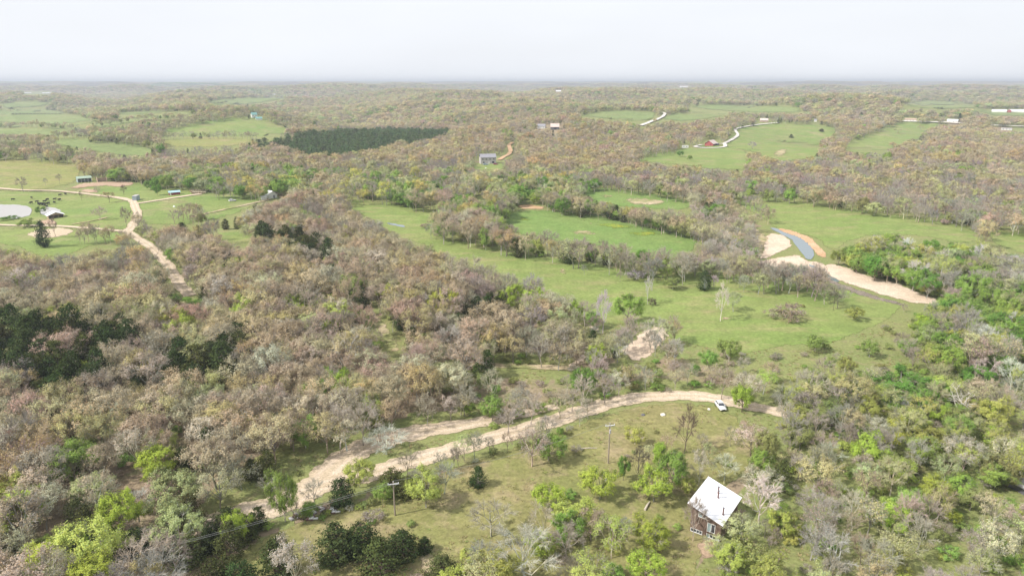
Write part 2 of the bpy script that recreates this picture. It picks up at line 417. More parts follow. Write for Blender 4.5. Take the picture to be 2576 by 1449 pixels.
PATCHES = [   # bare soil, gravel and water: (name, material, outline)
    ('gravel_bar', M_BAR, [(2062, 668), (2100, 662), (2150, 680), (2185, 694), (2250, 708), (2310, 735), (2362, 752), (2358, 768), (2300, 765), (2240, 750), (2150, 722), (2090, 700)]),
    ('gravel_bar', M_BAR, [(1915, 598), (1945, 584), (1978, 594), (2000, 618), (1970, 632), (1940, 648), (1905, 658), (1920, 622)]),
    ('gravel_wash', M_BAR, [(1556, 880), (1590, 852), (1625, 822), (1672, 818), (1690, 842), (1664, 870), (1640, 900), (1590, 915)]),
    ('gravel_wash', M_BAR, [(1432, 802), (1470, 808), (1520, 826), (1505, 840), (1460, 820)]),
    ('creek_bed', M_BAR, [(1420, 922), (1450, 905), (1468, 882), (1484, 872), (1490, 884), (1466, 912), (1440, 930)]),
    ('creek_water', M_CREEK, [(1932, 573), (1962, 577), (2000, 590), (2034, 608), (2048, 634), (2048, 654), (2026, 654), (2012, 630), (1992, 604), (1960, 587)]),
    ('gravel_bar', M_BAR, [(1895, 660), (1960, 646), (2012, 640), (2030, 656), (2072, 664), (2056, 684), (1990, 676), (1910, 672)]),
    ('creek_water', M_CREEK, [(2030, 664), (2056, 672), (2080, 690), (2118, 710), (2100, 710), (2060, 690)]),
    ('wet_gravel', M_MUDBAR, [(2066, 690), (2120, 714), (2200, 742), (2280, 765), (2340, 772), (2260, 770), (2160, 744), (2080, 712)]),
    ('creek_bank', M_BANK, [(1948, 575), (1964, 573), (2006, 585), (2040, 598), (2056, 614), (2080, 640), (2084, 650), (2064, 650), (2046, 634), (2032, 612), (1998, 594), (1960, 582)]),
    ('gravel_bar', M_BAR, [(2018, 656), (2076, 660), (2094, 702), (2060, 694), (2030, 676)]),
    ('pond_water', M_WATER, [(-120, 516), (40, 516), (76, 520), (82, 532), (74, 545), (34, 552), (-30, 548), (-120, 556)]),
    ('pond_water', M_WATER, [(94, 534), (104, 525), (122, 521), (148, 526), (156, 533), (140, 542), (112, 545)]),
    ('pond_margin', M_STRAW, [(96, 528), (122, 518), (152, 522), (158, 530), (148, 528), (122, 523)]),
    ('dirt_yard', M_DIRT, [(150, 482), (200, 462), (240, 457), (290, 456), (330, 456), (345, 464), (310, 474), (260, 470), (200, 476)]),
    ('dirt_yard', M_DIRT, [(196, 480), (216, 474), (252, 478), (250, 488), (205, 487)]),
    ('dirt_yard', M_DIRT, [(84, 560), (110, 552), (132, 550), (150, 560), (140, 568), (96, 567)]),
    ('dirt_yard', M_GRAVEL, [(58, 592), (90, 578), (150, 572), (190, 578), (180, 592), (130, 602), (90, 600)]),
    ('dirt_yard', M_DIRT, [(540, 480), (556, 478), (575, 482), (560, 488), (546, 486)]),
    ('dirt_yard', M_DIRT, [(1178, 408), (1200, 404), (1240, 406), (1256, 412), (1200, 413)]),
    ('dirt_cut', M_BANK, [(1290, 516), (1330, 514), (1375, 519), (1370, 529), (1310, 528)]),
    ('dirt_cut', M_STRAW, [(1190, 490), (1230, 488), (1232, 496), (1195, 498)]),
    ('straw_patch', M_STRAW, [(1560, 500), (1600, 496), (1660, 500), (1690, 510), (1650, 520), (1590, 518)]),
    ('straw_patch', M_STRAW, [(1485, 490), (1540, 488), (1560, 496), (1520, 502)]),
    ('straw_patch', M_STRAW, [(1425, 582), (1460, 576), (1510, 584), (1500, 594), (1450, 592)]),
    ('straw_patch', M_STRAW, [(1440, 547), (1456, 549), (1500, 563), (1520, 568), (1500, 570), (1468, 560)]),
    ('straw_patch', M_STRAW, [(1500, 556), (1530, 562), (1516, 564)]),
    ('straw_patch', M_STRAW, [(1640, 660), (1670, 652), (1700, 656), (1680, 668)]),
    ('flower_patch', M_FLOWER, [(1490, 566), (1530, 558), (1590, 566), (1600, 576), (1540, 578)]),
    ('flower_patch', M_FLOWER, [(1296, 548), (1330, 546), (1345, 556), (1310, 560)]),
    ('flower_patch', M_FLOWER, [(1440, 552), (1462, 550), (1500, 556), (1480, 562)]),
    ('flower_patch', M_FLOWER, [(1560, 584), (1640, 580), (1680, 592), (1610, 598)]),
    ('puddle_water', M_CREEK, [(968, 560), (985, 561), (1004, 566), (1022, 570), (1018, 573), (995, 569), (975, 565)]),
    ('bare_patch', M_STRAW, [(1400, 672), (1424, 672), (1432, 690), (1415, 700), (1402, 690)]),
    ('bare_patch', M_DIRT, [(1790, 800), (1830, 792), (1860, 802), (1820, 808)]),
    ('bare_patch', M_DIRT, [(1740, 1366), (1790, 1352), (1808, 1362), (1806, 1400), (1770, 1412)]),
    ('straw_patch', M_STRAW, [(1936, 392), (1952, 376), (1972, 370), (1990, 378), (1980, 392), (1960, 398)]),
    ('straw_patch', M_STRAW, [(1985, 336), (2010, 330), (2030, 334), (2010, 342)]),
    ('bare_patch', M_DIRT, [(1960, 316), (2010, 314), (2020, 319), (1975, 321)]),
    ('thicket_floor', M_STRAW, [(1730, 520), (1840, 540), (1900, 566), (1940, 600), (1920, 650), (1850, 690), (1800, 640), (1770, 570)]),
    ('woodland_lane', M_STRAW, [(905, 770), (930, 765), (960, 800), (1000, 850), (1010, 890), (985, 890), (950, 840)]),
    ('bare_patch', M_STRAW, [(1040, 1380), (1090, 1370), (1110, 1449), (1060, 1449)]),
    ('bare_patch', M_DIRT, [(1860, 318), (1950, 316), (1950, 319), (1870, 321)]),
    ('dirt_yard', M_PALEROAD, [(1226, 412), (1256, 409), (1262, 414), (1240, 417)]),
]
# roads: (name, material, width in metres, centre line, must stay in sight)
ROADS = [
    ('gravel_road', M_GRAVEL, 7.0, [(250, 1430), (330, 1392), (420, 1360), (520, 1322), (640, 1286), (700, 1270), (750, 1250), (800, 1216), (835, 1180), (875, 1148), (930, 1120), (1000, 1098), (1080, 1082), (1160, 1070), (1260, 1052), (1340, 1036), (1400, 1022)], (600, 1200)),
    ('gravel_road', M_GRAVEL, 5.6, [(770, 1240), (830, 1216), (900, 1200), (960, 1183), (1020, 1165), (1100, 1142), (1200, 1114), (1300, 1086), (1400, 1056), (1480, 1030), (1560, 1008), (1640, 998), (1720, 995), (1790, 1001), (1850, 1014), (1910, 1026), (1980, 1042), (2060, 1058), (2140, 1074)], (880, 1970)),
    ('gravel_road', M_GRAVEL, 4.8, [(332, 505), (340, 520), (346, 545), (338, 560), (330, 574), (322, 584), (345, 600), (385, 626), (412, 655), (436, 690), (455, 720), (480, 745)], (0, 3000)),
    ('farm_track', M_GRAVEL, 3.6, [(-60, 565), (40, 568), (120, 569), (200, 573), (270, 579), (322, 584)], (0, 3000)),
    ('farm_track', M_GRAVEL, 4.2, [(-60, 470), (60, 480), (130, 481), (190, 486), (250, 493), (300, 499), (336, 508)], (0, 3000)),
    ('farm_track', M_GRAVEL, 4.2, [(338, 514), (380, 508), (430, 500), (470, 494), (505, 489)], (0, 3000)),
    ('farm_track', M_STRAW, 2.4, [(480, 548), (520, 538), (570, 527), (630, 514), (680, 502)], (0, 3000)),
    ('farm_track', M_STRAW, 2.2, [(180, 566), (215, 560), (245, 554), (270, 548)], (0, 3000)),
    ('forest_track', M_STRAW, 3.0, [(1080, 910), (1160, 916), (1250, 920), (1330, 922), (1440, 928)], (1240, 1420)),
    ('farm_drive', M_PALEROAD, 4.4, [(1960, 311), (1900, 317), (1852, 326), (1852, 334), (1856, 342), (1846, 350), (1832, 358), (1822, 363), (1825, 369), (1812, 373), (1775, 374), (1748, 371), (1765, 366)], (0, 3000)),
    ('farm_drive', M_PALEROAD, 3.4, [(1822, 363), (1805, 364)], (0, 3000)),
    ('county_road', M_PALEROAD, 6.0, [(1612, 318), (1636, 309), (1655, 302), (1668, 295), (1672, 288), (1662, 284)], (0, 3000)),
    ('farm_drive', M_BANK, 5.0, [(1255, 404), (1268, 396), (1282, 388), (1284, 378), (1280, 368), (1290, 360)], (0, 3000)),
    ('county_road', M_PALEROAD, 7.0, [(2250, 307), (2330, 310), (2400, 312), (2480, 318), (2640, 325)], (2240, 2330)),
]
WOODS = [
    ('oak', [(-400, 395), (1500, 395), (1500, 1000), (1900, 1000), (1900, 1800), (-400, 1800)]),
    ('tanwood', [(600, 340), (1300, 300), (2700, 290), (2700, 500), (1900, 480), (1400, 470), (1290, 430), (1100, 450), (700, 420)]),
    ('grey', [(850, 400), (1230, 415), (1400, 430), (1700, 440), (1900, 425), (2160, 395), (2700, 420), (2700, 600), (2450, 590), (2300, 550), (1850, 500), (1720, 515), (1480, 480), (1290, 470), (900, 460)]),
    ('green', [(360, 470), (420, 440), (560, 420), (860, 420), (1000, 440), (1280, 440), (1480, 450), (1600, 480), (1480, 490), (1450, 530), (1290, 540), (1080, 560), (880, 510), (760, 490), (560, 480)]),
    ('purple', [(320, 385), (420, 376), (600, 366), (620, 378), (560, 402), (480, 402), (380, 398)]),
    ('pine', [(622, 364), (700, 345), (770, 333), (900, 325), (1040, 323), (1138, 328), (1120, 344), (1050, 356), (970, 374), (910, 392), (840, 400), (780, 394), (730, 380), (690, 372)]),
    ('mixed', [(1080, 930), (1300, 900), (1420, 800), (1540, 800), (1700, 850), (1880, 880), (1900, 1010), (1600, 995), (1400, 1045), (1150, 1075), (1100, 1000)]),
    ('grey', [(1300, 790), (1400, 760), (1450, 800), (1490, 830), (1470, 900), (1400, 900), (1320, 900)]),
    ('cedar', [(-400, 800), (60, 802), (160, 815), (330, 835), (325, 890), (270, 920), (250, 975), (200, 1020), (110, 1015), (60, 960), (-400, 950)]),
    ('cedar', [(400, 890), (450, 900), (560, 880), (610, 830), (640, 900), (560, 970), (470, 960)]),
    ('cedar', [(560, 590), (620, 586), (700, 592), (780, 615), (835, 640), (850, 690), (800, 680), (760, 645), (650, 612)]),
    ('scrub', [(1850, 860), (2080, 850), (2240, 760), (2360, 750), (2700, 740), (2700, 1800), (1730, 1800), (1760, 1400), (1870, 1230), (1930, 1120), (1850, 1040), (1880, 960)]),
    ('leafy', [(2080, 650), (2130, 600), (2260, 580), (2340, 590), (2450, 605), (2700, 640), (2700, 790), (2400, 800), (2340, 745), (2250, 706), (2150, 680)]),
    ('leafy', [(2350, 800), (2450, 770), (2700, 790), (2700, 930), (2480, 940), (2380, 900)]),
    ('thicket', [(1690, 515), (1780, 520), (1900, 555), (1935, 590), (1920, 650), (1960, 660), (2060, 690), (2000, 705), (1880, 695), (1750, 685), (1740, 620), (1790, 590), (1740, 540)]),
    ('grey', [(1880, 680), (1960, 660), (2060, 690), (2080, 720), (1960, 730), (1890, 720)]),
    ('farmtrees', [(150, 600), (300, 600), (330, 640), (400, 700), (300, 720), (180, 680)]),
]
VERGE = [(480, 1300), (540, 1225), (630, 1160), (740, 1100), (860, 1068), (940, 1066), (1000, 1078), (1080, 1075), (1040, 1095), (900, 1140), (840, 1180), (760, 1240), (640, 1280), (540, 1300)]
ISLAND = [(900, 1190), (960, 1130), (1060, 1095), (1200, 1070), (1300, 1055), (1320, 1075), (1150, 1120), (1000, 1160), (930, 1190)]
OPENSCRUB = [(1690, 845), (1880, 880), (2080, 855), (2230, 775), (2330, 775), (2330, 880), (2260, 950), (2120, 930), (1960, 950), (1820, 930), (1720, 900)]
SPARSE = [(1690, 700), (1850, 695), (2000, 705), (2150, 742), (2260, 765), (2280, 800), (2080, 862), (1880, 885), (1790, 872), (1780, 780)]
BOTTOM_SCRUB = [(860, 1449), (900, 1440), (1100, 1400), (1180, 1330), (1330, 1300), (1500, 1330), (1700, 1390), (1740, 1500), (1700, 1800), (850, 1800)]

ZW, ZH = 1288, 760                      # half-size raster of the zones (with some rows below the frame)
zone = np.full((ZH, ZW), Z['far'], np.int8)
def inside(poly, uu, vv):
    p = np.asarray(poly, float); n = len(p)
    c = np.zeros(uu.shape, bool); j = n - 1
    for i in range(n):
        xi, yi, xj, yj = *p[i], *p[j]
        if yi != yj:
            c ^= ((yi > vv) != (yj > vv)) & (uu < (xj - xi) * (vv - yi) / (yj - yi) + xi)
        j = i
    return c
def paint(poly, code, wob=0.0, arr=None):
    arr = zone if arr is None else arr
    p = np.asarray(poly, float) / 2.0
    u0, u1 = int(max(0, p[:, 0].min() - 6)), int(min(ZW, p[:, 0].max() + 7))
    v0, v1 = int(max(0, p[:, 1].min() - 6)), int(min(ZH, p[:, 1].max() + 7))
    if u1 <= u0 or v1 <= v0:
        return
    vv, uu = np.mgrid[v0:v1, u0:u1].astype(float) + 0.5
    if wob:
        uu, vv = uu + wob * mix_noise(uu, vv, 14, 1.3), vv + wob * 0.6 * mix_noise(uu, vv, 11, 4.1)
    arr[v0:v1, u0:u1][inside(p, uu, vv)] = code
for k, poly in WOODS:
    paint(poly, Z[k], 6 if k in ('grey', 'green', 'tanwood', 'mixed', 'scrub', 'cedar') else 2)
paint(LAWN, Z['lawn'], 2)
paint(BOTTOM_SCRUB, Z['yard'], 4)
paint([(1300, 1300), (1330, 1240), (1420, 1215), (1480, 1270), (1560, 1300), (1610, 1350), (1600, 1449), (1300, 1449)], Z['yard'], 4)
paint(OPENSCRUB, Z['openscrub'], 5)
paint(VERGE, Z['verge'], 2)
paint(ISLAND, Z['verge'], 2)
for k, poly in FIELDS.items():
    paint(poly, Z['clear'], 0)
paint(SPARSE, Z['sparse'], 3)
for nm, mt, poly in PATCHES:
    if nm not in ('thicket_floor', 'bare_patch', 'straw_patch', 'flower_patch', 'creek_bed'):
        paint(poly, Z['clear'])
def smooth_line(pts, n=8):
    p = np.asarray(pts, float)
    q = np.vstack([2 * p[0] - p[1], p, 2 * p[-1] - p[-2]])
    out = []
    for i in range(1, len(q) - 2):
        for t in np.arange(n) / n:
            a, b, c, d = q[i - 1], q[i], q[i + 1], q[i + 2]
            out.append(0.5 * (2 * b + (c - a) * t + (2 * a - 5 * b + 4 * c - d) * t * t + (3 * b - a - 3 * c + d) * t ** 3))
    return np.vstack(out + [p[-1]])
ROAD_XY = []
for nm, mt, wd, pts, seen in ROADS:
    ln = smooth_line(pts)
    P = unproject(ln[:, 0], ln[:, 1])[:, :2]
    keep = np.concatenate([[True], np.linalg.norm(np.diff(P, axis=0), axis=1) > 0.4])
    P = P[keep]; ln = ln[keep]
    for _ in range(3):
        P[1:-1] = 0.25 * P[:-2] + 0.5 * P[1:-1] + 0.25 * P[2:]
    T = np.gradient(P, axis=0); T /= np.linalg.norm(T, axis=1)[:, None]
    Nn = np.stack([-T[:, 1], T[:, 0]], 1)
    ROAD_XY.append((nm, mt, wd, P, Nn))
    for s in range(len(P) - 1):
        if seen[0] <= ln[s, 0] <= seen[1]:
            q = []
            for i, sd in ((s, 1), (s + 1, 1), (s + 1, -1), (s, -1)):
                xy = P[i] + Nn[i] * sd * wd * 0.5
                u, v, w = project(np.array([xy[0], xy[1], gz(*xy)]))
                q.append((u, v))
            paint(q, Z['clear'])
def zone_at(u, v):
    return zone[np.clip((np.asarray(v) / 2).astype(int), 100, ZH - 1), np.clip((np.asarray(u) / 2).astype(int), 0, ZW - 1)]

# ------------------------------------------------------------------ ground and what lies flat on it
def build_ground():
    rr = 34.0 * (21000 / 34.0) ** (np.arange(440) / 439.0)
    aa = np.radians(np.linspace(-62, 62, 440))
    Rg, Ag = np.meshgrid(rr, aa, indexing='ij')
    X, Y = Rg * np.sin(Ag), Rg * np.cos(Ag)
    H_ = height(X, Y)
    V = np.stack([X, Y, H_], 2).reshape(-1, 3)
    i = np.arange(439)[:, None] * 440 + np.arange(439)[None]
    i = i.ravel()
    q1 = np.stack([i, i + 1, i + 441], 1); q2 = np.stack([i, i + 441, i + 440], 1)
    T = np.vstack([q1, q2])[:, ::-1]
    me = tri_mesh('ground', V, T, [M_FLOOR], smooth=True)
    u, v, w = project(V)
    zc = zone_at(np.clip(u, 0, 2575), np.clip(v, 210, 1500))
    g = {'scrub': 0.85, 'leafy': 0.6, 'lawn': 1.0, 'sparse': 1.0, 'yard': 0.8, 'verge': 0.95, 'openscrub': 1.0, 'clear': 0.9, 'green': 0.5, 'mixed': 0.42, 'thicket': 0.35, 'farmtrees': 0.6, 'grey': 0.25, 'oak': 0.22, 'cedar': 0.1}
    lut = np.array([g.get(k, 0.15) for k in ZONES])
    open_ = (zone == Z['clear']).astype(float)          # grass runs on under the trees that stand round a field
    for _ in range(14):
        open_ = np.maximum.reduce([open_, np.roll(open_, 1, 0), np.roll(open_, -1, 0), np.roll(open_, 1, 1), np.roll(open_, -1, 1)])
    near_open = open_[np.clip((np.clip(v, 210, 1500) / 2).astype(int), 100, ZH - 1), np.clip((np.clip(u, 0, 2575) / 2).astype(int), 0, ZW - 1)]
    at_ = me.attributes.new('grassy', 'FLOAT', 'POINT')
    at_.data.foreach_set('value', np.maximum(lut[zc], near_open * 0.8).astype(np.float32))
    tag(link('ground', me), kind='structure')
build_ground()

def dense_outline(poly, wob, seed):
    """the outline with extra points, made uneven so that no edge runs ruler-straight"""
    p = np.asarray(poly, float); out = []
    n = len(p)
    for i in range(n):
        a, b = p[i], p[(i + 1) % n]
        k = max(2, int(np.hypot(*(b - a)) / 7))
        for t in np.arange(k) / k:
            out.append(a + (b - a) * t)
    q = np.vstack(out)
    for _ in range(2):
        q = 0.25 * np.roll(q, 1, 0) + 0.5 * q + 0.25 * np.roll(q, -1, 0)
    s = np.arange(len(q))
    q[:, 0] += wob * (np.sin(s * 0.9 + seed) + np.sin(s * 2.3 + seed * 3)) * 1.3
    q[:, 1] += wob * (np.sin(s * 1.1 + seed * 2) + np.sin(s * 2.9 + seed)) * 0.5
    return q
def sheet(name, mat, poly, lift, wob=1.0, grow=0.0, step=11, flat=False, soft=14.0):
    """a thin layer on the terrain under an outline of the photograph"""
    q = dense_outline(poly, wob, len(poly) * 1.7 + poly[0][0] * 0.01)
    if grow:
        c = q.mean(0); T = np.roll(q, -1, 0) - np.roll(q, 1, 0)
        Nn = np.stack([T[:, 1], -T[:, 0]], 1); Nn /= np.linalg.norm(Nn, axis=1)[:, None] + 1e-9
        area = 0.5 * np.sum(q[:, 0] * np.roll(q[:, 1], -1) - np.roll(q[:, 0], -1) * q[:, 1])
        q = q + Nn * np.sign(area) * grow * np.array([1.0, 0.6])
    lo, hi = q.min(0), q.max(0)
    sy = max(3.0, step * 0.45)
    gu, gv = np.meshgrid(np.arange(lo[0], hi[0], step), np.arange(lo[1], hi[1], sy))
    gu, gv = gu.ravel(), gv.ravel()
    m = inside(q, gu, gv)
    pts = np.vstack([q, np.stack([gu[m], gv[m]], 1)])
    pts[:, 1] = np.maximum(pts[:, 1], 212)
    n = len(q)
    vs2, es, fs, *_ = delaunay_2d_cdt([Vector(x) for x in pts], [(i, (i + 1) % n) for i in range(n)], [], 1, 1e-4)
    vp = np.array([tuple(x) for x in vs2]); tr = np.array([tuple(f) for f in fs if len(f) == 3])
    W3 = unproject(vp[:, 0], vp[:, 1])
    r = np.hypot(W3[:, 0], W3[:, 1])
    W3[:, 2] = height(W3[:, 0], W3[:, 1]) + lift * (0.01 + r * 0.0001 + r * r * 1.5e-7)
    if flat:
        W3[:, 2] = np.mean(W3[:, 2])
    # keep every face turned up
    a, b, c = W3[tr[:, 0]], W3[tr[:, 1]], W3[tr[:, 2]]
    nz = np.cross(b - a, c - a)[:, 2]
    tr[nz < 0] = tr[nz < 0][:, ::-1]
    span = np.max([np.linalg.norm(W3[tr[:, i]] - W3[tr[:, (i + 1) % 3]], axis=1) for i in range(3)], axis=0)
    tr = tr[span < 0.06 * np.hypot(W3[tr[:, 0], 0], W3[tr[:, 0], 1]) + 14 + 6e-5 * np.hypot(W3[tr[:, 0], 0], W3[tr[:, 0], 1]) ** 2]      # no curtain of faces across a hidden hollow
    me = tri_mesh(name, W3, tr, [mat], smooth=True)
    dm = np.full(len(vp), 1e9)
    for i in range(len(q)):
        dm = np.minimum(dm, np.hypot(vp[:, 0] - q[i, 0], (vp[:, 1] - q[i, 1]) * 1.6))
    me.attributes.new('inner', 'FLOAT', 'POINT').data.foreach_set('value', np.clip(dm / soft, 0, 1).astype(np.float32))
    return tag(link(name, me), kind='structure')
sheet('lawn', M_LAWN, LAWN, 1.0, 2.5, 4, step=22)
for k, poly in FIELDS.items():
    far = np.mean([p[1] for p in poly]) < 300
    sheet(k, FIELD_MAT.get(k, M_FARFIELD), poly, 1.0, 0.7 if far else 1.5, 3 if far else 12, step=9 if far else 14)
LIFT = {'gravel_bar': 2.3, 'creek_water': 2.7, 'wet_gravel': 2.0, 'creek_bank': 3.1, 'pond_water': 2.6, 'pond_margin': 2.2, 'dirt_yard': 2.4}
for i, (nm, mt, poly) in enumerate(PATCHES):
    sheet(nm, mt, poly, LIFT.get(nm, 2.05) + 0.011 * i, 0.8, 0, step=8, soft={'creek_bank': 5.0, 'straw_patch': 22.0, 'flower_patch': 20.0, 'bare_patch': 30.0, 'gravel_wash': 24.0, 'thicket_floor': 30.0, 'woodland_lane': 22.0}.get(nm, 12.0))
for i, (nm, mt, wd, P, Nn) in enumerate(ROAD_XY):
    n = len(P); s = np.arange(n)
    wl_ = wd * 0.5 * (1 + 0.10 * np.sin(s * 0.7 + i) + 0.07 * np.sin(s * 2.1 + i * 2))
    wr_ = wd * 0.5 * (1 + 0.10 * np.sin(s * 0.8 + 2 + i) + 0.07 * np.sin(s * 1.7 + i * 3))
    if i < 2:      # the tracks thin out where they run into the trees
        tp = np.interp(s / (n - 1.0), [0, 0.70 if i == 0 else 0.76, 1.0], [1.0, 1.0, 0.35 if i == 0 else 0.5])
        wl_, wr_ = wl_ * tp, wr_ * tp
    rows = []
    for t in (-1, -0.5, 0, 0.5, 1):
        off = np.where(t < 0, wl_ * t, wr_ * t)[:, None] * Nn
        xy = P + off
        r = np.hypot(xy[:, 0], xy[:, 1])
        rows.append(np.column_stack([xy, height(xy[:, 0], xy[:, 1]) + (3.6 + 0.13 * i) * (0.01 + r * 0.0001 + r * r * 1.5e-7)]))
    V = np.stack(rows, 1).reshape(-1, 3)
    k = (np.arange(n - 1)[:, None] * 5 + np.arange(4)[None]).ravel()
    T = np.vstack([np.stack([k, k + 1, k + 6], 1), np.stack([k, k + 6, k + 5], 1)])
    a, b, c = V[T[:, 0]], V[T[:, 1]], V[T[:, 2]]
    nz = np.cross(b - a, c - a)[:, 2]; T[nz < 0] = T[nz < 0][:, ::-1]
    span = np.linalg.norm(V[T[:, 0]] - V[T[:, 1]], axis=1); T = T[span < 80]
    me = tri_mesh(nm, V, T, [mt], smooth=True)
    me.attributes.new('inner', 'FLOAT', 'POINT').data.foreach_set('value', np.tile(np.array([0.42, 0.9, 1, 0.9, 0.42], np.float32), n))
    me.attributes.new('across', 'FLOAT', 'POINT').data.foreach_set('value', np.tile(np.array([-1, -0.5, 0, 0.5, 1], np.float32), n))
    tag(link(nm, me), kind='structure')
# ------------------------------------------------------------------ trees: prototypes
M_LEAF2 = None
def prisms(p0, p1, r0, r1):
    """three-sided tapered sticks"""
    p0, p1 = np.asarray(p0, float), np.asarray(p1, float)
    n = len(p0); d = p1 - p0; d /= np.linalg.norm(d, axis=1)[:, None] + 1e-9
    ref = np.where(np.abs(d[:, 2:3]) < 0.9, [[0, 0, 1.0]], [[1.0, 0, 0]])
    a = np.cross(d, ref); a /= np.linalg.norm(a, axis=1)[:, None]; b = np.cross(d, a)
    V = np.zeros((n, 6, 3))
    for k in range(3):
        w = a * math.cos(k * 2.0944) + b * math.sin(k * 2.0944)
        V[:, k] = p0 + w * np.asarray(r0)[:, None]; V[:, 3 + k] = p1 + w * np.asarray(r1)[:, None]
    T0 = np.array([[0, 1, 4], [0, 4, 3], [1, 2, 5], [1, 5, 4], [2, 0, 3], [2, 3, 5]])
    T = (np.arange(n)[:, None, None] * 6 + T0[None]).reshape(-1, 3)
    return V.reshape(-1, 3), T
def cones(p0, p1, r0):
    p0, p1 = np.asarray(p0, float), np.asarray(p1, float)
    n = len(p0); d = p1 - p0; d /= np.linalg.norm(d, axis=1)[:, None] + 1e-9
    ref = np.where(np.abs(d[:, 2:3]) < 0.9, [[0, 0, 1.0]], [[1.0, 0, 0]])
    a = np.cross(d, ref); a /= np.linalg.norm(a, axis=1)[:, None]; b = np.cross(d, a)
    V = np.zeros((n, 4, 3))
    for k in range(3):
        V[:, k] = p0 + (a * math.cos(k * 2.0944) + b * math.sin(k * 2.0944)) * np.asarray(r0)[:, None]
    V[:, 3] = p1
    T0 = np.array([[0, 1, 3], [1, 2, 3], [2, 0, 3]])
    return V.reshape(-1, 3), (np.arange(n)[:, None, None] * 4 + T0[None]).reshape(-1, 3)
def quads(c, nrm, size, rng, asp=0.75):
    n = len(c)
    nrm = nrm / (np.linalg.norm(nrm, axis=1)[:, None] + 1e-9)
    t = rng.normal(size=(n, 3)); t -= nrm * np.sum(t * nrm, 1)[:, None]; t /= np.linalg.norm(t, axis=1)[:, None] + 1e-9
    b = np.cross(nrm, t)
    s = (size * rng.uniform(0.6, 1.35, n))[:, None] * 0.5
    V = np.stack([c - t * s, c - b * s * asp, c + t * s, c + b * s * asp], 1)
    T0 = np.array([[0, 1, 2], [0, 2, 3]])
    return V.reshape(-1, 3), (np.arange(n)[:, None, None] * 4 + T0[None]).reshape(-1, 3)
def join(parts):
    vs_, ts_, b = [], [], 0
    for v, t in parts:
        vs_.append(v); ts_.append(t + b); b += len(v)
    return np.vstack(vs_), np.vstack(ts_)
def rdir(rng, n):
    d = rng.normal(size=(n, 3)); return d / np.linalg.norm(d, axis=1)[:, None]

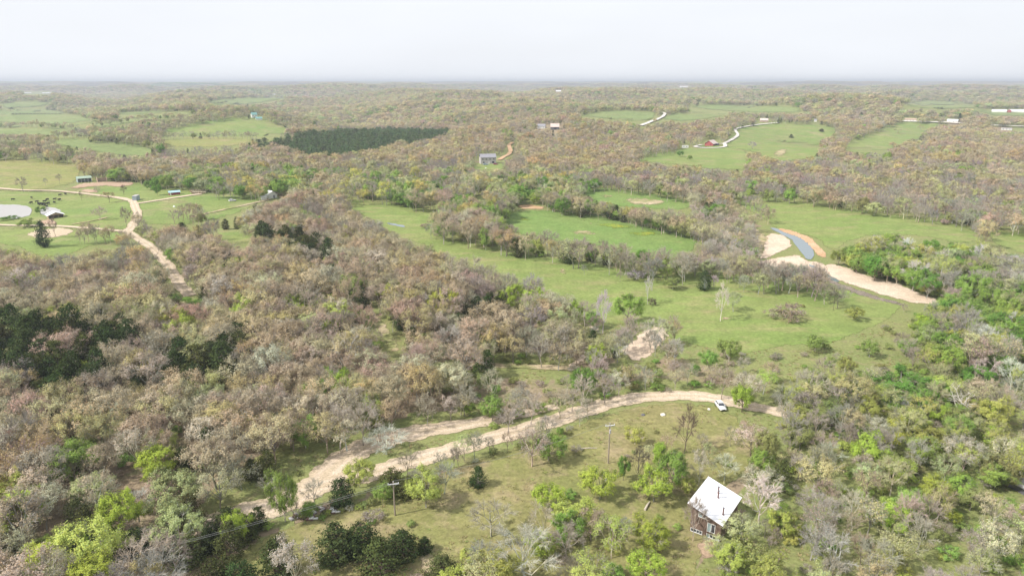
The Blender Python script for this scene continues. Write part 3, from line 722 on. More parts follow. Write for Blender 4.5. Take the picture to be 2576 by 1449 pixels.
def broadleaf(seed, H=12.0, Rc=5.0, cz=0.62, rz=0.36, nl=9, ns=6, nt=9, per=4, leaf=0.32, trunk=0.22, twig=0.03, low=-0.35, lobes=0.42, top_heavy=0.0, wigg=1.0, rnd=0.5):
    """trunk -> limbs -> boughs -> twigs -> leaves. Returns (wood, leaves) as vertex/triangle arrays."""
    rng = np.random.RandomState(seed)
    C = np.array([rng.normal() * 0.25, rng.normal() * 0.25, H * cz]); RZ = H * rz
    wood, fine, lv = [], [], []
    # trunk(s)
    k = 6
    zz = np.linspace(-0.4, H * (cz + rz * 0.35), k)
    tr = np.column_stack([np.cumsum(rng.normal(size=k)) * 0.12 * wigg * H / 12, np.cumsum(rng.normal(size=k)) * 0.12 * wigg * H / 12, zz])
    tr[0, :2] = 0; tr[1, :2] *= 0.3
    tr[:, :2] += (C[:2] - 0) * (zz / zz[-1])[:, None]
    rad = trunk * (1 - 0.82 * np.linspace(0, 1, k) ** 0.8)
    wood.append(prisms(tr[:-1], tr[1:], rad[:-1], rad[1:]))
    # limb ends: spread over the crown's shell
    i = np.arange(nl)
    cosz = 1 - (i + 0.5) / nl * (1 - low)
    ph = i * 2.39996 + rng.rand() * 6.28
    sz = np.sqrt(np.clip(1 - cosz ** 2, 0, 1))
    D = np.column_stack([np.cos(ph) * sz, np.sin(ph) * sz, cosz]) + rng.normal(size=(nl, 3)) * 0.16
    L = C + D * np.array([Rc, Rc, RZ]) * (0.58 * rng.uniform(0.72, 1.18, nl))[:, None]
    hb = np.clip((L[:, 2] - H * 0.12) * rng.uniform(0.42, 0.7, nl), H * 0.12, zz[-1])
    S0 = np.column_stack([np.interp(hb, zz, tr[:, 0]), np.interp(hb, zz, tr[:, 1]), hb])
    rl = np.interp(hb, zz, rad) * rng.uniform(0.5, 0.75, nl)
    M = S0 * 0.5 + L * 0.5 + rng.normal(size=(nl, 3)) * 0.25 * wigg * H / 12; M[:, 2] -= 0.04 * H * sz
    wood.append(prisms(S0, M, rl, rl * 0.7)); wood.append(prisms(M, L, rl * 0.7, rl * 0.42))
    # boughs
    par = np.repeat(np.arange(nl), ns)
    out = L[par] - C; out /= np.linalg.norm(out, axis=1)[:, None] + 1e-9
    d2 = rdir(rng, nl * ns) * 0.9 + out * 0.75 + np.array([0, 0, 0.12]); d2 /= np.linalg.norm(d2, axis=1)[:, None]
    B = L[par] + d2 * np.array([Rc, Rc, RZ]) * (lobes * rng.uniform(0.55, 1.1, len(par)))[:, None]
    st = L[par] * 0.75 + M[par] * 0.25 + rng.normal(size=(len(par), 3)) * 0.05
    wood.append(prisms(st, B, rl[par] * 0.36, rl[par] * 0.16))
    # twigs
    pt = np.repeat(np.arange(len(B)), nt)
    d3 = rdir(rng, len(pt)) + d2[pt] * 0.8 + np.array([0, 0, 0.15]); d3 /= np.linalg.norm(d3, axis=1)[:, None]
    ln = 0.21 * (Rc * Rc * RZ) ** (1 / 3.0) * rng.uniform(0.5, 1.2, len(pt))
    tt = rng.uniform(0.35, 1.0, len(pt))[:, None]
    T0 = st[pt] * (1 - tt) + B[pt] * tt
    T1 = T0 + d3 * ln[:, None]
    fine.append(cones(T0, T1, np.full(len(pt), twig)))
    # leaves round the twig ends
    if per > 0:
        pl = np.repeat(np.arange(len(pt)), per)
        if top_heavy > 0:
            up = (T1[pl][:, 2] - (C[2] - RZ)) / (2 * RZ)
            keep = rng.rand(len(pl)) < np.clip(1 - top_heavy * (1 - up) * 1.5, 0.12, 1)
            pl = pl[keep]
        f = rng.uniform(0.45, 1.12, len(pl))[:, None]
        c = T0[pl] * (1 - f) + T1[pl] * f + rng.normal(size=(len(pl), 3)) * leaf * 0.75
        bc = L[np.repeat(np.repeat(np.arange(nl), ns), nt)[pl]]
        nr = (c - bc) * 0.55 / (Rc * 0.4) + (c - C) / Rc * 0.35 + rdir(rng, len(pl)) * rnd + np.array([0, 0, 0.25])
        lv.append(quads(c, nr, leaf, rng))
    return wood, fine, lv

def cedar(seed, H=8.0, Rc=2.6, n=1500, leaf=0.34, levels=150, pw=0.62):
    """conical evergreen: short boughs all the way up a straight stem, dense sprays of needles"""
    rng = np.random.RandomState(seed)
    wood = [prisms(np.array([[0, 0, -0.3], [0, 0, H * 0.5]]), np.array([[0, 0, H * 0.5], [0.1, 0, H * 0.96]]), np.array([0.16, 0.10]), np.array([0.10, 0.02]))]
    z = H * (0.05 + 0.93 * rng.rand(levels) ** 1.25); a = rng.rand(levels) * 6.283
    lump = 1 + 0.22 * np.sin(a * 2 + rng.rand() * 6) * np.sin(z / H * 7 + rng.rand() * 6) + 0.10 * np.sin(a * 5 + z * 2.1)
    rr = Rc * np.clip(1 - z / H, 0.02, 1) ** pw * np.clip(z / H / 0.14, 0.55, 1) * lump * rng.uniform(0.72, 1.12, levels)
    p0 = np.column_stack([np.zeros(levels), np.zeros(levels), z - 0.25 * rr])
    p1 = np.column_stack([np.cos(a) * rr, np.sin(a) * rr, z + 0.22 * rr])
    fine = [cones(p0, p1, np.full(levels, 0.035))]
    pl = rng.randint(0, levels, n)
    t = rng.uniform(0.45, 1.08, n)[:, None] ** 0.7
    c = p0[pl] * (1 - t) + p1[pl] * t + rng.normal(size=(n, 3)) * leaf * 0.6
    nr = np.column_stack([np.cos(a[pl]), np.sin(a[pl]), np.full(n, 0.45)]) + rdir(rng, n) * 0.75
    return wood, fine, [quads(c, nr, leaf, rng, 0.6)]

def tones(nt, rng, amt, pair):
    k = nt // pair + 1
    b = np.clip(rng.normal(1.0, amt, k), 0.5, 1.6)
    hue = rng.normal(0, 0.05, k)
    t = np.column_stack([b * (1 + hue), b, b * (1 - hue * 1.5)])
    return np.repeat(t, pair, 0)[:nt]
def proto_meshes(nm, parts, seed, crown_is_twigs, amt=0.2):
    """(trunk mesh, crown mesh, both in one mesh)"""
    rng = np.random.RandomState(seed + 999)
    wood, fine, lv = parts
    wv, wt = join(wood)
    fv, ft = join(fine)
    if crown_is_twigs or not lv:
        cv, ct, cm = fv, ft, 'b'
        tv, tt = wv, wt
        if lv:
            lv_, lt_ = join(lv)
            cv, ct = join([(fv, ft), (lv_, lt_)]); split = len(ft)
        else:
            split = len(ct)
    else:
        tv, tt = join([(wv, wt), (fv, ft)])
        cv, ct = join(lv); split = 0
    t_t = tones(len(tt), rng, 0.12, 6)
    c_t = np.vstack([tones(split, rng, 0.15, 3), tones(len(ct) - split, rng, amt, 2)]) if split else tones(len(ct), rng, amt, 2)
    cmi = np.r_[np.zeros(split, int), np.ones(len(ct) - split, int)]
    trunk = tri_mesh(nm + '_trunk', tv, tt, [M_BARK], None, t_t)
    crown = tri_mesh(nm + '_crown', cv, ct, [M_BARK, M_LEAF], cmi, c_t)
    v, t = join([(tv, tt), (cv, ct)])
    both = tri_mesh(nm, v, t, [M_BARK, M_LEAF], np.r_[np.zeros(len(tt), int), cmi], np.vstack([t_t, c_t]))
    return trunk, crown, both

PROTO = {}      # kind -> {'near': [(trunk, crown, both, H, R)], 'mid': [...], 'far': [...]}
def add_proto(kind, lod, parts, H, Rr, twigs, amt=0.2):
    d = PROTO.setdefault(kind, {'near': [], 'mid': [], 'far': []})
    sd = len(d[lod]) + 17 * len(kind)
    d[lod].append((*proto_meshes(f'{kind}_{lod}_{len(d[lod])}', parts, sd, twigs, amt), H, Rr))
for i in range(7):
    H, Rr = (12, 4.6) if i % 2 else (12.5, 5.4)
    add_proto('budding_tree', 'near', broadleaf(100 + i, H, Rr, 0.64 - 0.02 * (i % 3), 0.35, 10 + i % 3, 7, 11, 8, 0.21, 0.22, 0.028, -0.35, 0.44, top_heavy=0.68, rnd=0.4), H, Rr, False, 0.14)
for i in range(7):
    H, Rr = (12, 4.2) if i % 2 else (11, 4.6)
    add_proto('bare_tree', 'near', broadleaf(200 + i, H, Rr, 0.60, 0.38, 9 + i % 3, 8, 22, 0, 0.2, 0.23, 0.026, -0.25, 0.46, wigg=1.7), H, Rr, True)
for i in range(3):   # a few buds on the twigs
    add_proto('bare_tree', 'near', broadleaf(230 + i, 11, 4.2, 0.60, 0.38, 10, 7, 16, 1, 0.24, 0.22, 0.026, -0.3, 0.44, wigg=1.5), 11, 4.2, True)
for i in range(6):
    H, Rr = (9.5, 4.4) if i % 2 else (10.5, 4.2)
    add_proto('leafy_tree', 'near', broadleaf(300 + i, H, Rr, 0.56, 0.42, 12 + i % 3, 7, 11, 16, 0.20, 0.2, 0.028, -0.65, 0.43, rnd=0.45), H, Rr, False, 0.14)
for i in range(6):
    add_proto('cedar_tree', 'near', cedar(400 + i, 8.0, 2.6 + 0.3 * (i % 3), 3000, 0.33, 230, 0.42 + 0.09 * (i % 3)), 8.0, 2.6, False, 0.22)
for i in range(4):
    add_proto('shrub', 'near', broadleaf(500 + i, 3.2, 2.1, 0.5, 0.46, 9, 6, 8, 8, 0.17, 0.05, 0.016, -0.4, 0.44, wigg=0.5), 3.2, 2.1, False, 0.22)
for i in range(4):
    add_proto('shrub', 'near', broadleaf(520 + i, 3.2, 2.1, 0.5, 0.46, 10, 7, 16, 1, 0.18, 0.05, 0.018, -0.5, 0.5, wigg=0.8), 3.2, 2.1, True, 0.2)
# lighter ones for the woods farther off
for i in range(4):
    add_proto('budding_tree', 'mid', broadleaf(110 + i, 12, 5.0, 0.64, 0.35, 9, 5, 6, 7, 0.42, 0.24, 0.05, -0.35, 0.42, top_heavy=0.6, rnd=0.35), 12, 5.0, False, 0.12)
    add_proto('bare_tree', 'mid', broadleaf(210 + i, 12, 4.4, 0.60, 0.38, 9, 6, 9, 0, 0.2, 0.24, 0.06, -0.3, 0.46, wigg=1.5), 12, 4.4, True)
    add_proto('leafy_tree', 'mid', broadleaf(310 + i, 10, 4.3, 0.56, 0.42, 10, 5, 6, 9, 0.5, 0.2, 0.05, -0.6, 0.42, rnd=0.35), 10, 4.3, False, 0.12)
    add_proto('cedar_tree', 'mid', cedar(410 + i, 8, 2.6, 520, 0.62, 70), 8, 2.6, False)
    add_proto('shrub', 'mid', broadleaf(510 + i, 3.2, 2.1, 0.5, 0.46, 6, 4, 4, 4, 0.5, 0.05, 0.03, -0.4, 0.44), 3.2, 2.1, False)
for i in range(3):
    add_proto('budding_tree', 'far', broadleaf(120 + i, 12, 5.0, 0.62, 0.36, 8, 4, 3, 3, 1.2, 0.25, 0.1, -0.4, 0.42, rnd=0.3), 12, 5.0, False, 0.1)
    add_proto('bare_tree', 'far', broadleaf(220 + i, 12, 4.6, 0.60, 0.38, 7, 4, 4, 1, 0.9, 0.25, 0.12, -0.4, 0.46), 12, 4.6, False)
    add_proto('leafy_tree', 'far', broadleaf(320 + i, 10, 4.4, 0.55, 0.43, 8, 4, 3, 3, 1.3, 0.25, 0.1, -0.6, 0.42, rnd=0.3), 10, 4.4, False, 0.1)
    add_proto('cedar_tree', 'far', cedar(420 + i, 8, 2.6, 130, 1.2, 30), 8, 2.6, False)
def grove(seed):
    """a patch of woodland seen from kilometres away: some forty rough crowns"""
    rng = np.random.RandomState(seed); lv = []
    for _ in range(46):
        x, y = rng.uniform(-34, 34, 2); h = rng.uniform(9, 15); r = rng.uniform(4, 7)
        c = np.array([x, y, h * 0.6]); d = rdir(rng, 16); d[:, 2] = np.abs(d[:, 2]) * 1.1 - 0.25
        lv.append(quads(c + d * np.array([r, r, h * 0.38]) * 0.8, d + rdir(rng, 16) * 0.4, 4.6, rng))
    w = [prisms(np.array([[0, 0, -3.0]]), np.array([[0, 0, 3.0]]), [0.3], [0.2])]
    return w, [cones(np.array([[0, 0, -3.0]]), np.array([[0, 0, 4.0]]), [0.3])], lv
for i in range(4):
    add_proto('distant_grove', 'far', grove(600 + i), 1.0, 1.0, False, 0.14)

# ------------------------------------------------------------------ trees: where they stand
TINT = {'tan': (0.485, 0.415, 0.265), 'pinkish': (0.455, 0.365, 0.27), 'khaki': (0.49, 0.45, 0.225), 'yellow': (0.506, 0.462, 0.138), 'sage': (0.424, 0.451, 0.220), 'cream': (0.528, 0.484, 0.352),
        'golden': (0.484, 0.402, 0.198), 'lime': (0.39, 0.49, 0.085), 'green': (0.171, 0.303, 0.061), 'fresh green': (0.28, 0.4, 0.095), 'olive': (0.297, 0.330, 0.116), 'yellow-green': (0.418, 0.462, 0.121),
        'dark green': (.062, .086, .031), 'olive-dark': (0.105, 0.115, 0.042), 'bluish': (0.055, 0.080, 0.040), 'pine green': (0.11, 0.16, 0.07),
        'grey': (0.33, 0.305, 0.25), 'brown-grey': (0.33, 0.285, 0.22), 'tan-grey': (0.385, 0.345, 0.275), 'purple-grey': (0.3, 0.265, 0.255), 'pale': (0.45, 0.42, 0.365), 'white': (0.56, 0.535, 0.49), 'dark': (0.140, 0.110, 0.085), 'blossom': (0.700, 0.680, 0.620)}
BARKS = ['grey', 'brown-grey', 'tan-grey']
K = ['budding_tree', 'bare_tree', 'leafy_tree', 'cedar_tree', 'shrub']
#            density, kinds (as K), tints for budding, bare, leafy, cedar, shrub, size factor
SPEC = {
    'oak': (0.97, (.66, .14, .06, .08, .06), ['tan', 'tan', 'pinkish', 'tan', 'golden', 'pinkish', 'cream', 'khaki'], ['grey', 'brown-grey', 'tan-grey', 'grey'], ['lime', 'fresh green', 'sage', 'yellow-green'], ['dark green', 'olive-dark'], ['olive', 'brown-grey', 'fresh green'], 1.06),
    'tanwood': (1.0, (.70, .23, .04, .03, .0), ['tan', 'tan', 'khaki', 'golden', 'pinkish'], ['grey', 'brown-grey', 'tan-grey'], ['sage', 'fresh green'], ['dark green'], ['olive'], 1.0),
    'grey': (1.0, (.26, .62, .07, .01, .04), ['tan', 'khaki', 'pinkish', 'sage'], ['grey', 'brown-grey', 'tan-grey', 'grey', 'purple-grey'], ['fresh green', 'sage', 'olive'], ['dark green'], ['olive', 'grey'], 0.95),
    'green': (0.95, (.27, .27, .42, .02, .02), ['sage', 'khaki', 'tan', 'yellow'], ['grey', 'tan-grey'], ['green', 'fresh green', 'sage', 'fresh green'], ['dark green'], ['olive'], 1.0),
    'scrub': (0.97, (.25, .27, .34, .01, .13), ['sage', 'yellow-green', 'khaki', 'cream'], ['grey', 'tan-grey', 'brown-grey', 'grey'], ['fresh green', 'yellow-green', 'lime', 'olive'], ['olive-dark'], ['olive', 'yellow-green', 'tan-grey', 'fresh green'], 0.80),
    'mixed': (0.75, (.20, .50, .15, .03, .12), ['sage', 'khaki', 'tan', 'cream'], ['tan-grey', 'grey', 'brown-grey', 'pale'], ['fresh green', 'lime', 'olive', 'green'], ['dark green'], ['olive', 'tan-grey', 'fresh green'], 0.85),
    'leafy': (0.92, (.12, .24, .52, .0, .12), ['sage', 'yellow-green'], ['pale', 'tan-grey', 'grey', 'white'], ['fresh green', 'green', 'yellow-green', 'fresh green'], ['dark green'], ['fresh green', 'olive'], 0.95),
    'thicket': (0.95, (.12, .70, .06, .0, .12), ['sage', 'cream'], ['tan-grey', 'pale', 'tan-grey', 'grey'], ['fresh green'], ['dark green'], ['tan-grey'], 0.62),
    'lawn': (0.17, (.05, .52, .08, .0, .35), ['sage'], ['grey', 'tan-grey', 'brown-grey'], ['yellow-green', 'fresh green'], ['olive-dark'], ['olive', 'tan-grey', 'fresh green'], 0.5),
    'yard': (1.0, (.14, .26, .28, .04, .28), ['sage', 'yellow-green'], ['grey', 'tan-grey', 'brown-grey'], ['lime', 'yellow-green', 'fresh green', 'olive'], ['olive-dark'], ['olive', 'fresh green', 'tan-grey', 'yellow-green'], 0.82),
    'cedar': (1.0, (.035, .03, .025, .91, .0), ['tan', 'khaki', 'pinkish'], ['grey', 'tan-grey'], ['sage', 'lime'], ['dark green', 'dark green', 'olive-dark'], ['olive'], 1.5),
    'pine': (1.0, (0, 0, 0, 1, 0), ['tan'], ['grey'], ['green'], ['pine green'], ['olive'], 1.15),
    'purple': (1.0, (.02, .98, 0, 0, 0), ['tan'], ['purple-grey'], ['green'], ['dark green'], ['olive'], 0.7),
    'openscrub': (0.34, (.10, .46, .20, .0, .24), ['sage', 'yellow-green'], ['grey', 'tan-grey', 'brown-grey'], ['fresh green', 'yellow-green', 'olive'], ['dark green'], ['olive', 'fresh green', 'tan-grey', 'brown-grey'], 0.66),
    'verge': (0.5, (.02, .12, .10, .02, .74), ['sage'], ['grey', 'tan-grey'], ['fresh green', 'yellow-green'], ['olive-dark'], ['olive', 'fresh green', 'yellow-green', 'tan-grey'], 0.6),
    'sparse': (0.05, (.1, .4, .2, 0, .3), ['sage'], ['tan-grey', 'grey'], ['yellow-green', 'fresh green'], ['dark green'], ['brown-grey', 'olive'], 0.7),
    'farmtrees': (0.45, (.45, .35, .1, .02, .08), ['tan', 'khaki', 'golden'], ['tan-grey', 'grey'], ['fresh green'], ['dark green'], ['olive'], 0.9),
    'far': (0.97, (.50, .33, .11, .06, 0), ['tan', 'khaki', 'sage', 'tan'], ['grey', 'brown-grey', 'tan-grey'], ['sage', 'green', 'olive'], ['dark green'], ['olive'], 1.0),
}
SIZE = {'budding_tree': ((9.5, 14.5), (3.6, 5.6)), 'bare_tree': ((8.5, 14), (3.0, 4.8)), 'leafy_tree': ((7, 12), (3.0, 4.9)), 'cedar_tree': ((5.5, 9.5), (1.8, 2.9)), 'shrub': ((1.6, 3.4), (1.2, 2.4))}
# trees that stand out in the photograph: kind, base point (2576 wide picture), height and crown radius in metres, leaf tint, bark tint, label
HERO = [
    ('leafy_tree', 1508, 1256, 6.6, 3.8, 'lime', 'grey', 'round bright lime tree throwing a dark shadow on the lawn, uphill of the bushes'),
    ('leafy_tree', 1644, 1262, 7.2, 3.7, 'lime', 'grey', 'round lime tree on the lawn beside the cabin, standing before a taller green one'),
    ('leafy_tree', 1688, 1228, 8.4, 3.4, 'fresh green', 'grey', 'taller fresh green tree behind the round lime tree beside the cabin'),
    ('leafy_tree', 1657, 1185, 7.5, 1.6, 'lime', 'grey', 'slim bright green upright tree above the green pair beside the cabin'),
    ('leafy_tree', 1378, 1284, 6.0, 3.3, 'lime', 'grey', 'lime tree at the uphill end of the bushy clump on the lawn'),
    ('leafy_tree', 1450, 1330, 5.6, 4.2, 'yellow-green', 'grey', 'wide pale yellow-green tree below the round shadowed lime tree'),
    ('leafy_tree', 1636, 1378, 6.0, 3.4, 'lime', 'grey', 'bright lime bushy tree on the open lawn downhill of the cabin front'),
    ('leafy_tree', 1568, 1208, 5.5, 1.4, 'green', 'dark', 'narrow ivy-green tree next to a dark bare trunk on the lawn'),
    ('bare_tree', 1606, 1216, 9.0, 2.0, 'grey', 'dark', 'dark bare trunk between the ivy-green column and the lime trees'),
    ('bare_tree', 1117, 1242, 6.6, 3.4, 'grey', 'grey', 'round-headed leafless tree with a thin shadow, alone below the loop road'),
    ('bare_tree', 972, 1142, 6.2, 5.0, 'pale', 'pale', 'pale spreading leafless tree on the island between the two gravel roads'),
    ('leafy_tree', 905, 1226, 6.4, 3.4, 'yellow-green', 'grey', 'airy yellow-green tree where the two gravel roads part'),
    ('cedar_tree', 862, 1268, 5.6, 2.8, 'dark green', 'dark', 'pointed dark cedar at the edge of the gravel road bend'),
    ('cedar_tree', 985, 1228, 4.3, 3.0, 'olive-dark', 'dark', 'dark cedar beside the yellow-green tree at the road fork'),
    ('cedar_tree', 1030, 1240, 3.4, 3.2, 'olive-dark', 'dark', 'low olive cedar in the hedge just above the crossarm pole'),
    ('leafy_tree', 718, 1312, 11.2, 2.7, 'fresh green', 'grey', 'grey-green leaning tree in front of the wide gravel road'),
    ('bare_tree', 791, 1272, 5.6, 2.4, 'tan-grey', 'tan-grey', 'small tan leafless tree against the pale gravel of the road'),
    ('leafy_tree', 602, 1372, 7.2, 2.6, 'lime', 'grey', 'tall bright green tree among dark cedars at the end of the gravel road'),
    ('leafy_tree', 537, 1186, 5.6, 2.2, 'lime', 'grey', 'small vivid lime tree alone at the foot of the brown wood'),
    ('leafy_tree', 455, 1378, 7.5, 4.0, 'sage', 'pale', 'pale sage-green tree beside the cedars above the wires'),
    ('leafy_tree', 235, 1268, 6.5, 4.4, 'sage', 'grey', 'pale green spreading tree on the dark lower slope of the brown wood'),
    ('leafy_tree', 160, 1410, 5.5, 3.0, 'yellow-green', 'grey', 'yellow-green tree between cedars at the very foot of the wood'),
    ('cedar_tree', 848, 1408, 6.7, 4.1, 'dark green', 'dark', 'biggest dark cedar of the clump on the lower lawn'),
    ('cedar_tree', 912, 1392, 5.9, 3.8, 'dark green', 'dark', 'rounded dark cedar second in the clump on the lower lawn'),
    ('cedar_tree', 958, 1440, 6.2, 3.7, 'olive-dark', 'dark', 'olive cedar nearest the camera in the clump on the lower lawn'),
    ('cedar_tree', 1014, 1402, 5.2, 3.2, 'dark green', 'dark', 'dark cedar at the uphill end of the clump, beside a bare gap'),
    ('cedar_tree', 1068, 1388, 2.8, 1.8, 'dark green', 'dark', 'small dark cedar standing apart from the clump on the lower lawn'),
    ('cedar_tree', 1112, 1446, 3.9, 2.9, 'olive-dark', 'dark', 'squat olive cedar in the green bushes below the clump'),
    ('cedar_tree', 703, 1446, 6.9, 3.3, 'dark green', 'dark', 'tall narrow dark cedar next to the tan budding tree at the bottom edge'),
    ('budding_tree', 745, 1490, 9.5, 4.2, 'cream', 'grey', 'greyish tan budding tree beside the narrow cedar at the bottom edge'),
    ('cedar_tree', 540, 1480, 5.3, 3.2, 'olive-dark', 'dark', 'dark cedar on the straw grass at the bottom edge of the photo'),
    ('cedar_tree', 610, 1492, 5.6, 3.4, 'dark green', 'dark', 'dark cedar just before the bottom edge beside another cedar'),
    ('cedar_tree', 480, 1412, 4.3, 3.7, 'olive-dark', 'dark', 'broad olive cedar under the wires by the straw grass'),
    ('cedar_tree', 405, 1400, 4.4, 3.0, 'dark green', 'dark', 'dark cedar under the wires below the end of the road'),
    ('cedar_tree', 300, 1396, 4.6, 3.4, 'dark green', 'dark', 'dark cedar before the pink gravel at the foot of the wood'),
    ('cedar_tree', 262, 1392, 4.4, 2.8, 'olive-dark', 'dark', 'olive cedar left of the darkest one before the pink gravel'),
    ('cedar_tree', 100, 1420, 4.1, 3.7, 'olive-dark', 'dark', 'olive cedar in the lowest corner of the wood above the wires'),
    ('cedar_tree', 618, 1356, 4.6, 2.6, 'olive-dark', 'dark', 'dark cedar at the end of the wide gravel road'),
    ('cedar_tree', 575, 1345, 5.3, 3.4, 'dark green', 'dark', 'dark cedar behind the tall bright green tree by the road end'),
    ('cedar_tree', 468, 1186, 5.6, 3.2, 'dark green', 'dark', 'single dark cedar in the wood beside the vivid lime tree'),
    ('cedar_tree', 415, 1250, 5.7, 3.7, 'dark green', 'dark', 'dark cedar above the pale sage tree on the lower slope'),
    ('bare_tree', 350, 1312, 6.8, 3.2, 'pale', 'pale', 'pale leafless spreading tree before the dark cedar of the slope'),
    ('bare_tree', 1236, 1350, 7.2, 4.6, 'tan-grey', 'grey', 'wide grey leafless tree on the lawn, crown like a fan'),
    ('bare_tree', 1322, 1462, 9.8, 5.6, 'tan-grey', 'tan-grey', 'largest tan-grey leafless tree in the bushes at the bottom'),
    ('bare_tree', 1743, 1360, 9.4, 2.2, 'brown-grey', 'brown-grey', 'thin leafless sapling in front of the cabin wall'),
    ('bare_tree', 1908, 1318, 9.6, 3.6, 'pale', 'white', 'white-barked leafless tree beside the cabin roof'),
    ('budding_tree', 1858, 1372, 6.4, 3.4, 'sage', 'grey', 'sage-green budding tree covering the downhill corner of the cabin'),
    ('budding_tree', 1800, 1400, 3.8, 2.6, 'sage', 'grey', 'low sage bush at the downhill corner of the cabin'),
    ('shrub', 1880, 1420, 4.6, 3.6, 'olive', 'brown-grey', 'big brown-olive thicket below the cabin'),
    ('bare_tree', 1822, 1216, 6.6, 3.0, 'tan-grey', 'tan-grey', 'tan leafless tree right behind the cabin roof'),
    ('budding_tree', 1757, 1222, 8.2, 2.2, 'cream', 'pale', 'slim cream budding tree between the green pair and the cabin roof'),
    ('bare_tree', 1722, 1140, 10.5, 2.9, 'grey', 'dark', 'tall dark leafless tree alone in the middle of the upper lawn'),
    ('leafy_tree', 1922, 1176, 9.5, 2.9, 'olive', 'grey', 'tall olive-green tree at the edge of the scrub uphill of the cabin'),
    ('leafy_tree', 1866, 1036, 7.6, 2.9, 'lime', 'dark', 'yellow-lime tree above the silver car where the road ends'),
    ('leafy_tree', 2274, 1004, 7.6, 6.6, 'green', 'grey', 'broad green tree in the middle of the scrub above the dead white tree'),
    ('budding_tree', 2310, 1066, 7.0, 3.9, 'yellow', 'grey', 'round yellowish tan tree beside the dead white tree'),
    ('leafy_tree', 2244, 1122, 4.6, 2.9, 'lime', 'grey', 'vivid lime bush at the end of the country road in the scrub'),
    ('leafy_tree', 2340, 868, 8.4, 4.8, 'fresh green', 'grey', 'fresh green tree below the end of the long gravel bar'),
    ('leafy_tree', 2455, 918, 9.0, 6.0, 'fresh green', 'grey', 'large rounded green tree in the group below the river trees'),
    ('leafy_tree', 2510, 862, 10.0, 6.4, 'green', 'grey', 'largest green tree at the east end below the gravel bar'),
    ('leafy_tree', 2400, 1070, 6.0, 2.6, 'fresh green', 'grey', 'green tree with ivy touching the dead white tree'),
    ('leafy_tree', 1576, 815, 11.0, 5.0, 'fresh green', 'grey', 'big willow-like green tree with a long shadow on the central meadow'),
    ('leafy_tree', 1492, 828, 6.8, 2.6, 'fresh green', 'grey', 'small green tree beside the white-trunked one at the meadow corner'),
    ('bare_tree', 1516, 838, 14.5, 2.8, 'pale', 'white', 'tall white-trunked tree standing before the willow-like green tree'),
    ('bare_tree', 1629, 766, 11.5, 1.6, 'pale', 'white', 'bare white snag with upright stems on the central meadow'),
    ('shrub', 1640, 768, 3.2, 1.6, 'dark', 'dark', 'dark little bush at the foot of the white snag'),
    ('leafy_tree', 1692, 728, 5.4, 3.6, 'olive', 'grey', 'olive two-stemmed tree with a dark shadow on the central meadow'),
    ('bare_tree', 1470, 692, 4.6, 1.4, 'grey', 'grey', 'tiny bare sapling on the middle of the central meadow'),
    ('bare_tree', 1560, 708, 4.8, 1.6, 'grey', 'grey', 'small bare sapling below the hedge on the central meadow'),
    ('bare_tree', 1812, 808, 12.5, 3.0, 'tan-grey', 'pale', 'tall thin pale tree with a forked trunk on the eastern meadow'),
    ('bare_tree', 2096, 780, 7.8, 2.2, 'grey', 'dark', 'leaning bare sapling near the long gravel bar'),
    ('leafy_tree', 2148, 804, 4.6, 3.2, 'yellow-green', 'dark', 'small yellow-green tree with a round shadow near the gravel bar'),
    ('shrub', 1995, 806, 6.0, 5.4, 'brown-grey', 'brown-grey', 'large brown thicket dome on the eastern meadow'),
    ('shrub', 1946, 800, 3.4, 3.2, 'brown-grey', 'brown-grey', 'lower brown thicket beside the large dome on the eastern meadow'),
    ('shrub', 1600, 706, 4.8, 4.4, 'purple-grey', 'purple-grey', 'grey dome of brushwood at the edge of the central meadow'),
    ('leafy_tree', 1118, 606, 10.0, 5.6, 'fresh green', 'grey', 'wide two-headed green tree at the near end of the creek line'),
    ('bare_tree', 1085, 602, 8.5, 3.0, 'grey', 'grey', 'thin bare tree beside the two-headed green tree'),
    ('leafy_tree', 1222, 630, 10.5, 3.6, 'fresh green', 'grey', 'first upright green tree in the row across the meadow'),
    ('leafy_tree', 1262, 632, 9.0, 3.4, 'fresh green', 'grey', 'second green tree in the row across the meadow, touching the first'),
    ('leafy_tree', 1300, 640, 9.0, 3.6, 'green', 'grey', 'third green tree of the row across the meadow'),
    ('leafy_tree', 1330, 645, 8.5, 3.2, 'fresh green', 'grey', 'last green tree of the row before the bare ones'),
    ('leafy_tree', 1170, 612, 9.0, 3.4, 'sage', 'grey', 'greyish green tree between the two-headed one and the row'),
    ('bare_tree', 1408, 655, 8.0, 4.2, 'tan-grey', 'tan-grey', 'wide bare tree at the flower field hedge'),
    ('bare_tree', 1462, 662, 7.4, 3.4, 'tan-grey', 'tan-grey', 'bare tree second along the flower field hedge'),
    ('bare_tree', 1498, 668, 10.2, 3.6, 'tan-grey', 'brown-grey', 'tall dense bare tree in the flower field hedge'),
    ('leafy_tree', 1548, 672, 9.8, 3.2, 'sage', 'grey', 'sage tree in the flower field hedge after the tall bare one'),
    ('leafy_tree', 1614, 668, 8.0, 3.8, 'green', 'dark', 'dark green round-topped tree over the flower field hedge'),
    ('leafy_tree', 1642, 692, 4.0, 2.2, 'fresh green', 'grey', 'low bright green bush near the grey dome of brushwood'),
    ('leafy_tree', 1665, 680, 8.0, 3.0, 'fresh green', 'grey', 'bright green tree behind the low bright bush'),
    ('leafy_tree', 1722, 694, 9.5, 3.2, 'sage', 'grey', 'greyish green tree at the east end of the hedge'),
    ('leafy_tree', 1866, 636, 7.0, 3.8, 'fresh green', 'grey', 'round green tree in the pale thicket by the creek'),
